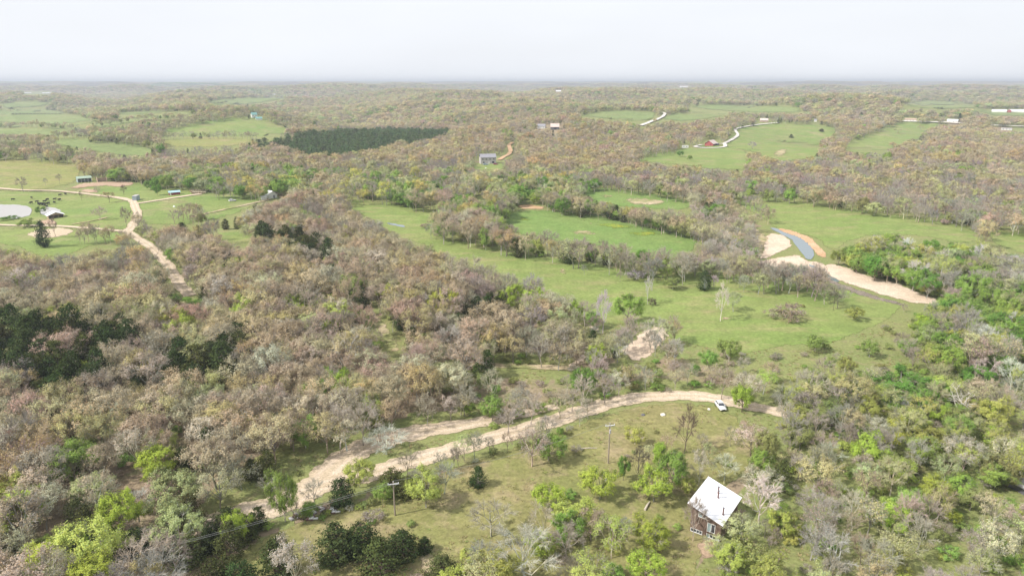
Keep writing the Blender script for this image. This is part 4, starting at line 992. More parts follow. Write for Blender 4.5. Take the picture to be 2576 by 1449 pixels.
    ('leafy_tree', 1738, 602, 5.5, 2.6, 'fresh green', 'grey', 'small vivid green tree at the corner of the flower field'),
    ('cedar_tree', 112, 622, 12.5, 3.6, 'bluish', 'dark', 'tall lone dark juniper below the farm track'),
    ('bare_tree', 141, 598, 11.0, 2.6, 'brown-grey', 'brown-grey', 'bare forked tree behind the lone juniper, before the open shed'),
    ('budding_tree', 276, 510, 7.8, 4.2, 'golden', 'dark', 'round golden-tan tree alone in the pond pasture'),
    ('bare_tree', 60, 484, 11.5, 4.6, 'grey', 'grey', 'large bare multi-stemmed tree beside the upper farm track'),
    ('bare_tree', 116, 468, 6.5, 1.8, 'grey', 'grey', 'thin bare tree alone on the yellowish hill pasture'),
    ('bare_tree', 150, 462, 8.0, 2.4, 'tan-grey', 'grey', 'bare tree on the hill pasture nearest the green-roofed shed'),
    ('bare_tree', 206, 505, 6.5, 1.6, 'grey', 'dark', 'dark bare sapling by the cattle below the upper track'),
    ('bare_tree', 246, 490, 6.0, 2.6, 'tan-grey', 'grey', 'bare tree against the pale dirt yard below the sheds'),
    ('leafy_tree', 102, 540, 5.2, 3.0, 'green', 'dark', 'dark round tree between the two ponds'),
    ('leafy_tree', 70, 572, 4.8, 4.4, 'fresh green', 'dark', 'spreading green tree beside the lower farm track'),
    ('shrub', 30, 553, 2.6, 3.4, 'green', 'dark', 'dark bush on the near bank of the larger pond'),
    ('shrub', 8, 556, 2.6, 3.0, 'green', 'dark', 'dark bush at the picture edge on the bank of the larger pond'),
    ('bare_tree', 252, 554, 8.0, 4.6, 'tan-grey', 'tan-grey', 'spreading bare tree in the middle of the pond pasture'),
    ('bare_tree', 320, 574, 12.0, 3.6, 'brown-grey', 'brown-grey', 'tall twiggy tree beside the road junction'),
    ('leafy_tree', 396, 492, 8.0, 3.2, 'green', 'dark', 'dark green tree over the grass by the parked trailer'),
    ('leafy_tree', 420, 480, 11.0, 4.6, 'fresh green', 'grey', 'tall bright green tree behind the red shed'),
    ('leafy_tree', 380, 478, 8.0, 4.6, 'green', 'grey', 'dark green spreading tree left of the red shed'),
    ('bare_tree', 312, 492, 8.0, 2.4, 'grey', 'dark', 'bare forked tree on the dirt below the sheds'),
    ('bare_tree', 640, 555, 7.0, 4.6, 'pale', 'pale', 'pale twiggy tree in the brown wood above the meadow corner'),
    ('leafy_tree', 1710, 395, 7.0, 3.8, 'green', 'dark', 'dark green round tree at the corner of the barn field'),
    ('bare_tree', 1893, 376, 9.0, 6.0, 'purple-grey', 'purple-grey', 'grey clump on the hill field by the pale drive'),
    ('cedar_tree', 1990, 348, 6.0, 4.0, 'dark green', 'dark', 'small dark cedar alone on the hill field'),
    ('cedar_tree', 2066, 332, 5.0, 5.0, 'dark green', 'dark', 'dark round cedar at the east side of the hill field'),
    ('budding_tree', 2258, 335, 9.0, 7.5, 'khaki', 'grey', 'lone round oak in the sloping field with a flat shadow'),
    ('budding_tree', 2315, 330, 11.0, 7.0, 'khaki', 'grey', 'second oak at the upper edge of the sloping field'),
    ('budding_tree', 2245, 374, 9.0, 7.5, 'golden', 'grey', 'lowest oak at the near edge of the sloping field'),
    ('cedar_tree', 2412, 308, 17.0, 4.5, 'dark green', 'dark', 'tall pointed spruce above the houses on the far ridge'),
    ('leafy_tree', 1735, 404, 6.0, 2.8, 'fresh green', 'grey', 'small bright green tree in the barn field'),
    ('leafy_tree', 640, 738, 5.0, 2.6, 'blossom', 'grey', 'white-blossomed small tree in the brown wood past the end of the farm road'),
    ('leafy_tree', 735, 784, 5.0, 2.4, 'blossom', 'grey', 'white-blossomed tree in the middle of the brown wood'),
    ('leafy_tree', 676, 1012, 4.2, 2.0, 'blossom', 'grey', 'white-blossomed tree beside a fresh green one low in the brown wood'),
    ('leafy_tree', 940, 1002, 4.0, 1.8, 'blossom', 'grey', 'small white-blossomed tree in the thin wood above the road fork'),
    ('shrub', 1068, 574, 3.0, 3.0, 'brown-grey', 'brown-grey', 'brown brush pile at the edge of the meadow beside a puddle'),
]
hero_rows = []
hp = unproject([h[1] for h in HERO], [h[2] for h in HERO])
for h, p in zip(HERO, hp):
    hero_rows.append((h[0], p[0], p[1], h[3], h[4], h[5], h[6], h[7]))
HX = np.array([[r[1], r[2], r[4]] for r in hero_rows])

rng = np.random.RandomState(5)
_kn = [_waves(5, 30, 90) for _ in range(6)]
cand = []
for r0, r1, s in ((84, 330, 4.7), (330, 700, 6.6), (700, 1500, 9.0), (1500, 3300, 13.0), (3300, 7500, 25.0)):
    n = int(2 * r1 / s)
    gx, gy = np.meshgrid((np.arange(n) - n / 2) * s, np.arange(0, n // 2 + 1) * s)
    gx = gx.ravel() + rng.uniform(-0.48, 0.48, gx.size) * s; gy = gy.ravel() + rng.uniform(-0.48, 0.48, gy.size) * s
    rr = np.hypot(gx, gy); ang = np.abs(np.degrees(np.arctan2(gx, gy)))
    m = (rr >= r0) & (rr < r1) & (ang < (46 if r1 < 800 else 41))
    cand.append(np.column_stack([gx[m], gy[m], np.full(m.sum(), s)]))
# low growth between the trees near by
s = 4.2; n = int(2 * 300 / s)
gx, gy = np.meshgrid((np.arange(n) - n / 2) * s, np.arange(0, n // 2 + 1) * s)
gx = gx.ravel() + rng.uniform(-0.5, 0.5, gx.size) * s; gy = gy.ravel() + rng.uniform(-0.5, 0.5, gy.size) * s
rr = np.hypot(gx, gy); ang = np.abs(np.degrees(np.arctan2(gx, gy)))
m = (rr >= 84) & (rr < 300) & (ang < 46)
cand.append(np.column_stack([gx[m], gy[m], np.full(m.sum(), -1.0)]))
CA = np.vstack(cand)
X, Y, SP = CA.T
RR = np.hypot(X, Y); Zg = height(X, Y); N = len(X)
under = SP < 0
u1, v1, _ = project(np.column_stack([X, Y, Zg + np.where(under, 1.2, 6.5)]))
zc = zone_at(np.clip(u1, 0, 2575), np.clip(v1, 212, 1500))
kind = np.full(N, -1); Ht = np.zeros(N); Rt = np.zeros(N); tintn = np.zeros(N, object); barkn = np.zeros(N, object)
for zn, (dens, kw, *pal, sf) in SPEC.items():
    idx = np.nonzero(zc == Z[zn])[0]
    if not len(idx):
        continue
    U = under[idx]
    d = np.where(U, {'scrub': 0.9, 'openscrub': 0.3, 'cedar': 0.5, 'yard': 0.8, 'leafy': 0.5, 'mixed': 0.75, 'lawn': 0.10, 'oak': 0.16}.get(zn, 0.0), dens)
    if zn in ('lawn', 'yard', 'scrub', 'sparse', 'farmtrees'):
        d = d * np.clip(1.0 + (0.35 if zn == 'scrub' else 0.7) * _sum(_kn[5], X[idx], Y[idx]), 0.3, 2)
    idx = idx[rng.rand(len(idx)) < d]
    U = under[idx]
    w = np.array(kw)[None] * np.exp(0.75 * np.stack([_sum(_kn[k], X[idx], Y[idx]) for k in range(5)], 1))
    w[U] = [0, 0.12 if zn != 'oak' else 0.3, 0.06, 0.02, 0.8] if zn != 'cedar' else [0, 0, 0, 1.0, 0]
    w = np.cumsum(w / w.sum(1)[:, None], 1)
    kk = (rng.rand(len(idx))[:, None] > w).sum(1).clip(0, 4)
    kind[idx] = kk
    tn = _sum(_kn[4], X[idx] * 0.6, Y[idx] * 0.6)
    for j in range(5):
        mj = kk == j
        if not mj.any():
            continue
        p = pal[j]
        t = np.clip(((tn[mj] * 0.18 + rng.rand(mj.sum())) % 1.0) * len(p), 0, len(p) - 1).astype(int)
        ii = idx[mj]
        tintn[ii] = np.array(p, object)[t]
        (h0, h1), (c0, c1) = SIZE[K[j]]
        q = rng.beta(1.3, 1.5, len(ii))
        f = sf * np.where(under[ii] & (j != 4), 0.45 if zn != 'cedar' else 0.75, 1.0) * (0.72 if zn == 'cedar' and j != 3 else 1.0) * (0.82 + 0.18 * _ss(130, 260, RR[ii]))
        Ht[ii] = (h0 + (h1 - h0) * q) * f * rng.uniform(0.9, 1.1, len(ii)); Rt[ii] = (c0 + (c1 - c0) * q) * f * rng.uniform(0.98, 1.36, len(ii))
        barkn[ii] = np.array(BARKS + ['pale'], object)[np.clip((rng.rand(len(ii)) * 3.25).astype(int), 0, 3)]
Rt[zc == Z['pine']] *= 1.7
bare_ = kind == 1
barkn[bare_] = tintn[bare_]
# on the far hills the crowns of one candidate stand for its neighbours' room too
big = SP > 12.5
Rt[big] *= SP[big] / 9.5; Ht[big] *= np.where(SP[big] > 20, 1.25, 1.05)
ok = kind >= 0
ii = np.nonzero(ok)[0]
# keep the open ground, roads, water and roofs of the photograph in sight
def blocked(ii):
    bad = np.zeros(len(ii), bool)
    x, y, z, h, r = X[ii], Y[ii], Zg[ii], Ht[ii], Rt[ii]
    near = RR[ii] < 3300
    pts = [(0, 0.97), (0, 0.62), (-0.8, 0.6), (0.8, 0.6), (-0.5, 0.85), (0.5, 0.85), (-0.45, 0.3), (0.45, 0.3), (0, 0.15)]
    for q, (a, b) in enumerate(pts):
        u, v, _ = project(np.column_stack([x + a * r, y, z + b * h]))
        c = zone_at(np.clip(u, 0, 2575), np.clip(v, 212, 1500)) == Z['clear']
        loose = (kind[ii] == 1) & (RR[ii] < 330) & (q not in (1, 6, 7))          # bare crowns may reach over a road
        bad |= c & (near | (q < 2)) & ~loose
    return bad
KEEP = []      # further outlines that trees must not cover: (outline)
def rect(a, b, c, d): return [(a, b), (c, b), (c, d), (a, d)]
KEEP += [[(440, 1449), (560, 1404), (640, 1372), (760, 1322), (880, 1296), (880, 1310), (720, 1390), (640, 1449)], [(600, 1300), (640, 1282), (700, 1264), (780, 1225), (850, 1150), (900, 1122), (900, 1150), (840, 1200), (800, 1245), (720, 1285)], [(1725, 1262), (1783, 1194), (1872, 1247), (1836, 1296), (1806, 1322), (1808, 1360), (1733, 1340)], rect(1798, 1003, 1828, 1038), rect(1204, 386, 1260, 416), rect(1768, 346, 1808, 370), rect(1384, 313, 1408, 329),
         rect(190, 445, 276, 462), rect(422, 477, 456, 494), rect(474, 474, 524, 494), rect(672, 483, 702, 502), rect(120, 530, 168, 554), rect(2488, 273, 2580, 285), rect(2508, 316, 2580, 330), rect(630, 287, 656, 304),
         rect(60, 228, 128, 238), rect(330, 492, 350, 510), rect(436, 474, 452, 486), rect(578, 498, 592, 510), rect(1714, 362, 1734, 374), rect(1350, 311, 1376, 325), rect(2276, 296, 2304, 308), rect(2384, 300, 2406, 310),
         rect(1910, 297, 1934, 309), rect(2044, 299, 2058, 308), rect(2540, 1208, 2580, 1245), rect(986, 1208, 1000, 1262), rect(1526, 1062, 1538, 1166), rect(1396, 226, 1414, 233), rect(1708, 214, 1732, 221)]

kz = np.zeros_like(zone)
for poly in KEEP:
    paint(poly, 1, 0, kz)
def kept(ii):
    bad = np.zeros(len(ii), bool)
    for a, b in ((0, 0.97), (0, 0.6), (-0.8, 0.6), (0.8, 0.6), (-0.5, 0.9), (0.5, 0.9), (0, 0.3), (-0.4, 0.3), (0.4, 0.3)):
        u, v, _ = project(np.column_stack([X[ii] + a * Rt[ii], Y[ii], Zg[ii] + b * Ht[ii]]))
        bad |= kz[np.clip((v / 2).astype(int), 0, ZH - 1), np.clip((u / 2).astype(int), 0, ZW - 1)] == 1
    return bad
bad = blocked(ii) | kept(ii)
#@@HEDGE@@
nr = RR[ii] < 900
for q in np.nonzero(nr & ~bad)[0]:
    i = ii[q]
    dd = np.hypot(HX[:, 0] - X[i], HX[:, 1] - Y[i])
    lim = 0.55 * HX[:, 2] + 0.45 * Rt[i] if kind[i] != 4 else 0.75 * HX[:, 2]
    if (dd < lim).any():
        bad[q] = True
ii = ii[~bad]
rows = [(K[kind[i]], X[i], Y[i], Ht[i], Rt[i], tintn[i], barkn[i], None, zc[i], SP[i]) for i in ii]
HEDGES = [   #
    ('cedar', 30, 14, 0.44, [(10, 1432), (130, 1412), (260, 1398), (400, 1398), (500, 1392), (600, 1372), (670, 1332)]),
    ('verge', 34, 10, 0.85, [(660, 1330), (740, 1314), (840, 1296), (940, 1266), (1010, 1240), (1060, 1224)]),
    # rows of trees that stand in front of open ground: zone whose kinds they take, step and spread in picture units, size, line
    ('leafy', 40, 8, 0.8, [(1345, 645), (1400, 652), (1480, 662), (1560, 672), (1640, 684), (1740, 692), (1800, 692)]),
    ('grey', 52, 9, 0.8, [(1360, 640), (1440, 652), (1540, 664), (1620, 672), (1720, 684)]),
    ('green', 15, 12, 0.95, [(1095, 585), (1130, 566), (1175, 560), (1220, 562), (1262, 556), (1282, 540)]),
    ('green', 16, 9, 0.9, [(1130, 552), (1180, 545), (1230, 545), (1275, 530)]),
    ('green', 15, 6, 0.85, [(1385, 532), (1450, 538), (1520, 548), (1590, 564), (1650, 578), (1745, 602)]),
    ('grey', 17, 6, 0.85, [(1385, 528), (1480, 540), (1560, 556), (1640, 574), (1740, 598), (1770, 612)]),
    ('thicket', 12, 9, 1.1, [(1740, 540), (1800, 560), (1850, 590), (1890, 620), (1870, 650)]),
    ('grey', 16, 5, 0.9, [(1846, 502), (1880, 528), (1912, 548), (1938, 570)]),
    ('grey', 26, 8, 0.9, [(1775, 700), (1830, 706), (1890, 712), (1960, 716), (2040, 722), (2080, 730)]),
    ('mixed', 26, 12, 0.9, [(1440, 800), (1470, 820), (1500, 850), (1480, 880)]),
    ('thicket', 34, 16, 1.3, [(1540, 900), (1590, 880), (1640, 890), (1690, 860), (1720, 880)]),
    ('grey', 12, 3, 0.9, [(416, 352), (470, 350), (540, 350), (600, 350), (650, 352)]),
    ('far', 10, 3, 0.95, [(240, 322), (300, 312), (380, 304), (440, 300)]),
    ('far', 10, 3, 0.9, [(0, 322), (60, 321), (130, 324), (200, 330)]),
    ('grey', 11, 5, 0.95, [(140, 352), (200, 346), (260, 352), (340, 358), (400, 352)]),
    ('grey', 13, 5, 0.95, [(200, 345), (280, 338), (350, 330), (420, 345)]),
    ('tanwood', 18, 4, 0.9, [(2130, 350), (2180, 338), (2230, 318)]),
    ('grey', 24, 8, 0.75, [(345, 560), (352, 585), (380, 610)]),
    ('farmtrees', 22, 10, 0.85, [(200, 612), (260, 612), (310, 620), (330, 640)]),
    ('grey', 20, 6, 0.9, [(440, 562), (490, 552), (520, 560), (480, 575)]),
    ('green', 18, 8, 0.95, [(545, 500), (580, 496), (620, 500), (655, 506)]),
    ('lawn', 40, 12, 1.0, [(1020, 1205), (1090, 1190), (1180, 1160), (1280, 1130), (1380, 1100), (1480, 1062)]),
]
hr, hs = [], []
for zn, st, spread, sf, line in HEDGES:
    ln = smooth_line(line, 10); L_ = np.concatenate([[0], np.cumsum(np.linalg.norm(np.diff(ln, axis=0), axis=1))])
    for s_ in np.arange(0, L_[-1], st * 0.6):
        hs.append((np.interp(s_, L_, ln[:, 0]) + rng.normal() * spread * 0.6, np.interp(s_, L_, ln[:, 1]) + rng.normal() * spread * 0.3, zn, sf))
for (_u, _v, zn, sf), p in zip(hs, unproject([q[0] for q in hs], [q[1] for q in hs])):
    dens, kw, *pal, f0 = SPEC[zn]
    j = min(4, int((rng.rand() > np.cumsum(kw) / sum(kw)).sum()))
    if (np.hypot(HX[:, 0] - p[0], HX[:, 1] - p[1]) < 0.6 * HX[:, 2]).any():
        continue
    (h0, h1), (c0, c1) = SIZE[K[j]]
    q = rng.beta(1.3, 1.6); tn_ = pal[j][rng.randint(len(pal[j]))]
    f = sf * f0
    hr.append((K[j], p[0], p[1], (h0 + (h1 - h0) * q) * f, (c0 + (c1 - c0) * q) * f * rng.uniform(0.8, 1.2), tn_, tn_ if j == 1 else BARKS[rng.randint(3)], None, Z[zn], 5.0))
rows += hr
rows = [(*h, int(zone_at(*project(np.array([h[1], h[2], gz(h[1], h[2]) + h[3] * 0.6]))[:2])), 5.0) for h in hero_rows] + rows

# ------------------------------------------------------------------ the trees that show largest are things of their own
ux = np.array([[r[1], r[2], gz(r[1], r[2]) + 0.6 * r[3]] for r in rows])
pu, pv, pw = project(ux)
dist = np.linalg.norm(ux - np.array([0, 0, HC]), axis=1)
shown = (pu > -25) & (pu < 2600) & (pv < 1475) & (pv > 150)
score = np.array([r[4] for r in rows]) / dist
single = np.zeros(len(rows), bool)
CAP = {'budding_tree': 290, 'bare_tree': 290, 'leafy_tree': 290, 'cedar_tree': 200, 'shrub': 280}
for k in K:
    m = np.array([r[0] == k for r in rows])
    hero = np.arange(len(rows)) < len(hero_rows)
    single |= m & hero
    c = np.nonzero(m & shown & ~hero)[0]
    c = c[np.argsort(-score[c])][:CAP[k] - int((m & hero).sum())]
    single[c] = True
PLACE = {'oak': 'in the brown wood', 'tanwood': 'in the tan hill wood', 'grey': 'in the grey wood', 'green': 'in the green valley wood', 'scrub': 'in the scrub', 'mixed': 'in the thin wood by the creek', 'leafy': 'among the river trees',
         'thicket': 'in the pale thicket', 'lawn': 'on the lawn', 'yard': 'in the bushes below the lawn', 'cedar': 'by the dark cedar grove', 'sparse': 'on the eastern meadow', 'farmtrees': 'by the farm track', 'far': 'on the far hills',
         'openscrub': 'in the open scrub', 'verge': 'on the road verge', 'pine': 'in the pine plantation', 'purple': 'in the bare young wood', 'clear': 'beside the open grass'}
GROUP = {'budding_tree': 'budding trees of the woods', 'bare_tree': 'leafless trees of the woods', 'leafy_tree': 'trees in fresh leaf', 'cedar_tree': 'dark cedars', 'shrub': 'bushes between the trees'}
CATS = {'budding_tree': 'tree', 'bare_tree': 'tree', 'leafy_tree': 'tree', 'cedar_tree': 'tree', 'shrub': 'shrub'}
ADJ = {'budding_tree': '{} budding tree', 'bare_tree': '{} leafless tree', 'leafy_tree': '{} leafy tree', 'cedar_tree': '{} cedar', 'shrub': '{} bush'}
TW = {'dark': 'dark', 'pale': 'pale grey', 'white': 'whitish', 'bluish': 'dark bluish', 'olive-dark': 'dark olive'}
used = set(h[7] for h in HERO)
FR = ['at the edge', 'an eighth', 'a quarter', 'three eighths', 'halfway', 'five eighths', 'three quarters', 'seven eighths', 'at the edge']
KW = {'budding_tree': 'budding tree', 'bare_tree': 'leafless tree', 'leafy_tree': 'leafy tree', 'cedar_tree': 'cedar', 'shrub': 'bush'}
def size_word(k, h):
    med = np.mean(SIZE[k][0])
    return 'small ' if h < 0.62 * med else 'tall ' if h > 1.12 * med else ''
si_ = np.nonzero(single & shown)[0]
def auto_label(i):
    """what it looks like, roughly where in the photo, and a neighbour of another look that it stands next to"""
    k, t, h, u, v = rows[i][0], rows[i][5], rows[i][3], pu[i], pv[i]
    a, b = int(np.clip(round(u / 2576 * 8), 0, 8)), int(np.clip(round(v / 1449 * 8), 1, 8))
    ac = 'at the west edge' if a == 0 else 'at the east edge' if a == 8 else FR[a] + ' across'
    dn = 'at the bottom' if b == 8 else FR[b] + ' down'
    head = f"{size_word(k, h)}{TW.get(t, t)} {KW[k]} {ac}, {dn}, "
    d = np.hypot(pu[si_] - u, pv[si_] - v)
    for j in si_[np.argsort(d)][1:260]:
        if rows[j][5] == t and rows[j][0] == k:
            continue
        du, dv = u - pu[j], v - pv[j]
        rel = ('below' if dv > 0 else 'above') if abs(dv) > abs(du) else ('right of' if du > 0 else 'left of')
        ot = TW.get(rows[j][5], rows[j][5])
        for sz in ('', size_word(rows[j][0], rows[j][3])):
            lb = head + f"{rel} a {sz}{ot} {KW[rows[j][0]]}"
            if lb not in used and len(lb.replace(',', ' ').split()) <= 16:
                used.add(lb)
                return lb
    return head + 'in the woods'
trng = np.random.RandomState(77)
def jitter_tint(t, r, amt=0.09):
    c = np.array(TINT[t]) * (1 + amt * r.normal())
    return np.clip(c * (1 + 0.05 * r.normal(size=3)), 0.01, 0.8)
stuff = {}
for i, (k, x, y, h, rr_, tn, bk, lab, zcode, sp) in enumerate(rows):
    tc, bc = jitter_tint(tn, trng), jitter_tint(bk, trng)
    lodn = 'near' if (single[i] or dist[i] < 420) else 'mid' if dist[i] < 1400 else 'far'
    if k == 'shrub' and lodn == 'far':
        lodn = 'mid'
    pr = PROTO[k][lodn]
    grey = tn in ('grey', 'brown-grey', 'tan-grey', 'purple-grey', 'pale', 'dark', 'white')
    if k == 'shrub' and lodn == 'near':
        vi = trng.randint(4, 8) if grey else trng.randint(0, 4)
    elif k == 'bare_tree' and lodn == 'near':
        vi = trng.randint(0, 10) if not lab else trng.randint(0, 7)
    else:
        vi = trng.randint(0, len(pr))
    tm, cm, bm, H0, R0 = pr[vi]
    rot = trng.rand() * 6.283
    sc = (rr_ / R0, rr_ / R0 * trng.uniform(0.92, 1.08), h / H0)
    z = gz(x, y) - 0.1
    if k == 'bare_tree' and not lab and trng.rand() < 0.35:
        tc = jitter_tint('khaki', trng)          # the few buds of a nearly bare tree
    if single[i]:
        root = thing(k, (x, y, z), rot)
        root.scale = sc
        lb = lab or auto_label(i)
        tag(root, lb, CATS[k], GROUP[k])
        a = link('stem' if k == 'shrub' else 'trunk', tm, root); b = link('foliage' if k == 'shrub' else 'crown', cm, root)
        for o in (a, b):
            o['tint'] = [float(q) for q in tc]; o['bark_tint'] = [float(q) for q in bc]
    else:
        pool = 'pine_plantation' if zcode == Z['pine'] else {'budding_tree': 'budding_woods', 'bare_tree': 'bare_woods', 'leafy_tree': 'leafy_woods', 'cedar_tree': 'evergreen_woods', 'shrub': 'undergrowth'}[k]
        stuff.setdefault(pool, []).append((x, y, z, rot, *sc, (lodn, k, vi), *tc, *bc))
# the last hills: whole groves
gr = []
for r0, r1, s in ((7500, 20500, 62.0),):
    n = int(2 * r1 / s)
    gx, gy = np.meshgrid((np.arange(n) - n / 2) * s, np.arange(0, n // 2 + 1) * s)
    gx = gx.ravel() + rng.uniform(-0.4, 0.4, gx.size) * s; gy = gy.ravel() + rng.uniform(-0.4, 0.4, gy.size) * s
    rr = np.hypot(gx, gy); ang = np.abs(np.degrees(np.arctan2(gx, gy)))
    open_ = _sum(_WM, gx * 0.45, gy * 0.45) + 0.5 * _sum(_WF, gx * 0.8, gy * 0.8)
    m = (rr >= r0) & (rr < r1) & (ang < 40) & (open_ < 1.25) & (rng.rand(len(gx)) < np.where(rr > 13000, 0.55, 0.9))
    gx, gy = gx[m], gy[m]; zz = height(gx, gy)
    tv = _sum(_WM, gx * 0.3, gy * 0.3)
    for x, y, z, t in zip(gx, gy, zz, tv):
        nm = 'grey' if t < -0.5 else 'tan' if t < 0.6 else 'sage' if t < 1.3 else 'green'
        s_ = rng.uniform(1.0, 1.3)
        gr.append((x, y, z, rng.rand() * 6.28, s_, s_, rng.uniform(0.8, 1.3), ('far', 'distant_grove', rng.randint(0, 4)), *jitter_tint(nm, rng), *TINT['grey']))
stuff['distant_woods'] = gr

def scatter(name, pts, label):
    """thousands of copies on points, for what nobody would count"""
    keys = sorted({p[7] for p in pts}); pos = {k: i for i, k in enumerate(keys)}
    lib = bpy.data.collections.new(name + '_shapes')       # not in the scene: only its copies show
    for i, (lod, k, vi) in enumerate(keys):
        o = bpy.data.objects.new(f'{name}_{i:03d}', PROTO[k][lod][vi][2])
        lib.objects.link(o)
    me = bpy.data.meshes.new(name)
    n = len(pts)
    me.vertices.add(n)
    me.vertices.foreach_set('co', np.array([p[:3] for p in pts], np.float32).ravel())
    def put(nm, typ, arr, f='vector'):
        me.attributes.new(nm, typ, 'POINT').data.foreach_set(f, np.asarray(arr).ravel())
    put('spin', 'FLOAT_VECTOR', np.array([(0, 0, p[3]) for p in pts], np.float32))
    put('size', 'FLOAT_VECTOR', np.array([p[4:7] for p in pts], np.float32))
    put('shape', 'INT', np.array([pos[p[7]] for p in pts], np.int32), 'value')
    put('tint', 'FLOAT_VECTOR', np.array([p[8:11] for p in pts], np.float32))
    put('bark_tint', 'FLOAT_VECTOR', np.array([p[11:14] for p in pts], np.float32))
    o = link(name, me)
    tag(o, label, None, None, 'stuff')
    g = bpy.data.node_groups.new(name, 'GeometryNodeTree')
    g.interface.new_socket('Geometry', in_out='INPUT', socket_type='NodeSocketGeometry')
    g.interface.new_socket('Geometry', in_out='OUTPUT', socket_type='NodeSocketGeometry')
    n_, l_ = g.nodes, g.links
    gi, go = n_.new('NodeGroupInput'), n_.new('NodeGroupOutput')
    ci = n_.new('GeometryNodeCollectionInfo'); ci.inputs['Collection'].default_value = lib
    ci.inputs['Separate Children'].default_value = True; ci.inputs['Reset Children'].default_value = True
    ip = n_.new('GeometryNodeInstanceOnPoints'); ip.inputs['Pick Instance'].default_value = True
    def na(nm, typ):
        q = n_.new('GeometryNodeInputNamedAttribute'); q.data_type = typ; q.inputs['Name'].default_value = nm
        return q.outputs['Attribute']
    l_.new(gi.outputs[0], ip.inputs['Points']); l_.new(ci.outputs[0], ip.inputs['Instance'])
    l_.new(na('shape', 'INT'), ip.inputs['Instance Index'])
    l_.new(na('spin', 'FLOAT_VECTOR'), ip.inputs['Rotation']); l_.new(na('size', 'FLOAT_VECTOR'), ip.inputs['Scale'])
    l_.new(ip.outputs[0], go.inputs[0])
    md = o.modifiers.new('copies', 'NODES'); md.node_group = g
    return o
SL = {'budding_woods': 'tan and pinkish budding woods filling the slopes beyond the nearer trees', 'bare_woods': 'grey leafless woods of the farther hillsides', 'leafy_woods': 'green trees scattered through the farther woods',
      'evergreen_woods': 'dark evergreens scattered through the farther woods', 'undergrowth': 'low bushes between the trees of the scrub', 'pine_plantation': 'even dark green pine plantation on the far slope', 'distant_woods': 'hazy woods on the last hills'}
# rough grass: tufts on the lawn and in the scrub
def tuft(seed):
    r = np.random.RandomState(seed); n = 16
    a = r.rand(n) * 6.283; d = r.uniform(0.02, 0.3, n); h = r.uniform(0.14, 0.34, n)
    b = np.column_stack([np.cos(a) * d, np.sin(a) * d, np.full(n, -0.03)])
    tip = b + np.column_stack([np.cos(a) * h * 0.55, np.sin(a) * h * 0.55, h])
    s = np.column_stack([-np.sin(a), np.cos(a), np.zeros(n)]) * 0.07
    V = np.stack([b - s, b + s, tip], 1).reshape(-1, 3)
    T = np.arange(n * 3).reshape(-1, 3)
    me = tri_mesh('grass_tuft', V, T, [M_LEAF], None, tones(n, r, 0.12, 1))
    return (None, None, me, 1.0, 1.0)
PROTO['grass'] = {'near': [tuft(1), tuft(2), tuft(3)]}
s = 0.95; n = int(2 * 260 / s)
gx, gy = np.meshgrid((np.arange(n) - n / 2) * s, np.arange(0, n // 2 + 1) * s)
gx = gx.ravel() + rng.uniform(-0.5, 0.5, gx.size) * s; gy = gy.ravel() + rng.uniform(-0.5, 0.5, gy.size) * s
rr = np.hypot(gx, gy); m = (rr > 88) & (rr < 250) & (np.abs(np.arctan2(gx, gy)) < 0.72)
gx, gy = gx[m], gy[m]; gzz = height(gx, gy)
u_, v_, _ = project(np.column_stack([gx, gy, gzz]))
zz_ = zone_at(np.clip(u_, 0, 2575), np.clip(v_, 212, 1500))
okz = np.isin(zz_, [Z[k] for k in ('lawn', 'yard', 'scrub', 'openscrub', 'verge', 'mixed')])
nz_ = _sum(_waves(8, 8, 40), gx, gy)
okz &= rng.rand(len(gx)) < np.clip(0.26 + 0.22 * nz_, 0.04, 0.7)
gx, gy, gzz, nz_ = gx[okz], gy[okz], gzz[okz], nz_[okz]
gp = []
for x, y, z, q in zip(gx, gy, gzz, nz_):
    c = (0.36, 0.305, 0.175) if rng.rand() < 0.35 + 0.15 * q else (0.29, 0.29, 0.115) if rng.rand() < 0.6 else (0.25, 0.30, 0.095)
    k_ = rng.uniform(0.85, 1.15); s_ = rng.uniform(0.7, 1.7)
    gp.append((x, y, z, rng.rand() * 6.28, s_, s_, s_ * rng.uniform(0.35, 0.8), ('near', 'grass', rng.randint(3)), c[0] * k_, c[1] * k_, c[2] * k_, 0.2, 0.2, 0.1))
stuff['grass'] = gp
SL['grass'] = 'rough olive and straw coloured grass tufts of the lawn and scrub'
for nm, pts in stuff.items():
    scatter(nm, pts, SL[nm])
print('TREES', len(rows), 'single', int(single.sum()), {k: len(v) for k, v in stuff.items()})

# ------------------------------------------------------------------ buildings
M_TIN = plain_mat('white_metal_roof', (0.80, 0.80, 0.82), 0.38, 0.04, 0.6, 0.0, 0.5)
M_BOARDS = plain_mat('weathered_boards', (0.17, 0.12, 0.095), 0.9, 0.55, 2.2, 0, 0.1, (4.0, 4.0, 0.4))
M_WHITE = plain_mat('white_paint', (0.72, 0.72, 0.70), 0.6, 0.08)
M_RUST = plain_mat('rusty_pipe', (0.16, 0.095, 0.085), 0.7, 0.3, 3)
M_GLASS = plain_mat('dark_glass', (0.05, 0.055, 0.065), 0.12, 0.3, 0.8, 0, 0.6)
M_CURTAIN = plain_mat('pale_blue_curtain_glass', (0.36, 0.46, 0.48), 0.3, 0.15, 1.0, 0, 0.6)
M_GREYWALL = plain_mat('grey_siding', (0.46, 0.43, 0.43), 0.8, 0.08, 0.8)
M_GREYROOF = plain_mat('grey_shingles', (0.27, 0.265, 0.29), 0.8, 0.12, 0.7)
M_DARKWALL = plain_mat('dark_siding', (0.13, 0.125, 0.14), 0.8, 0.2, 0.6)
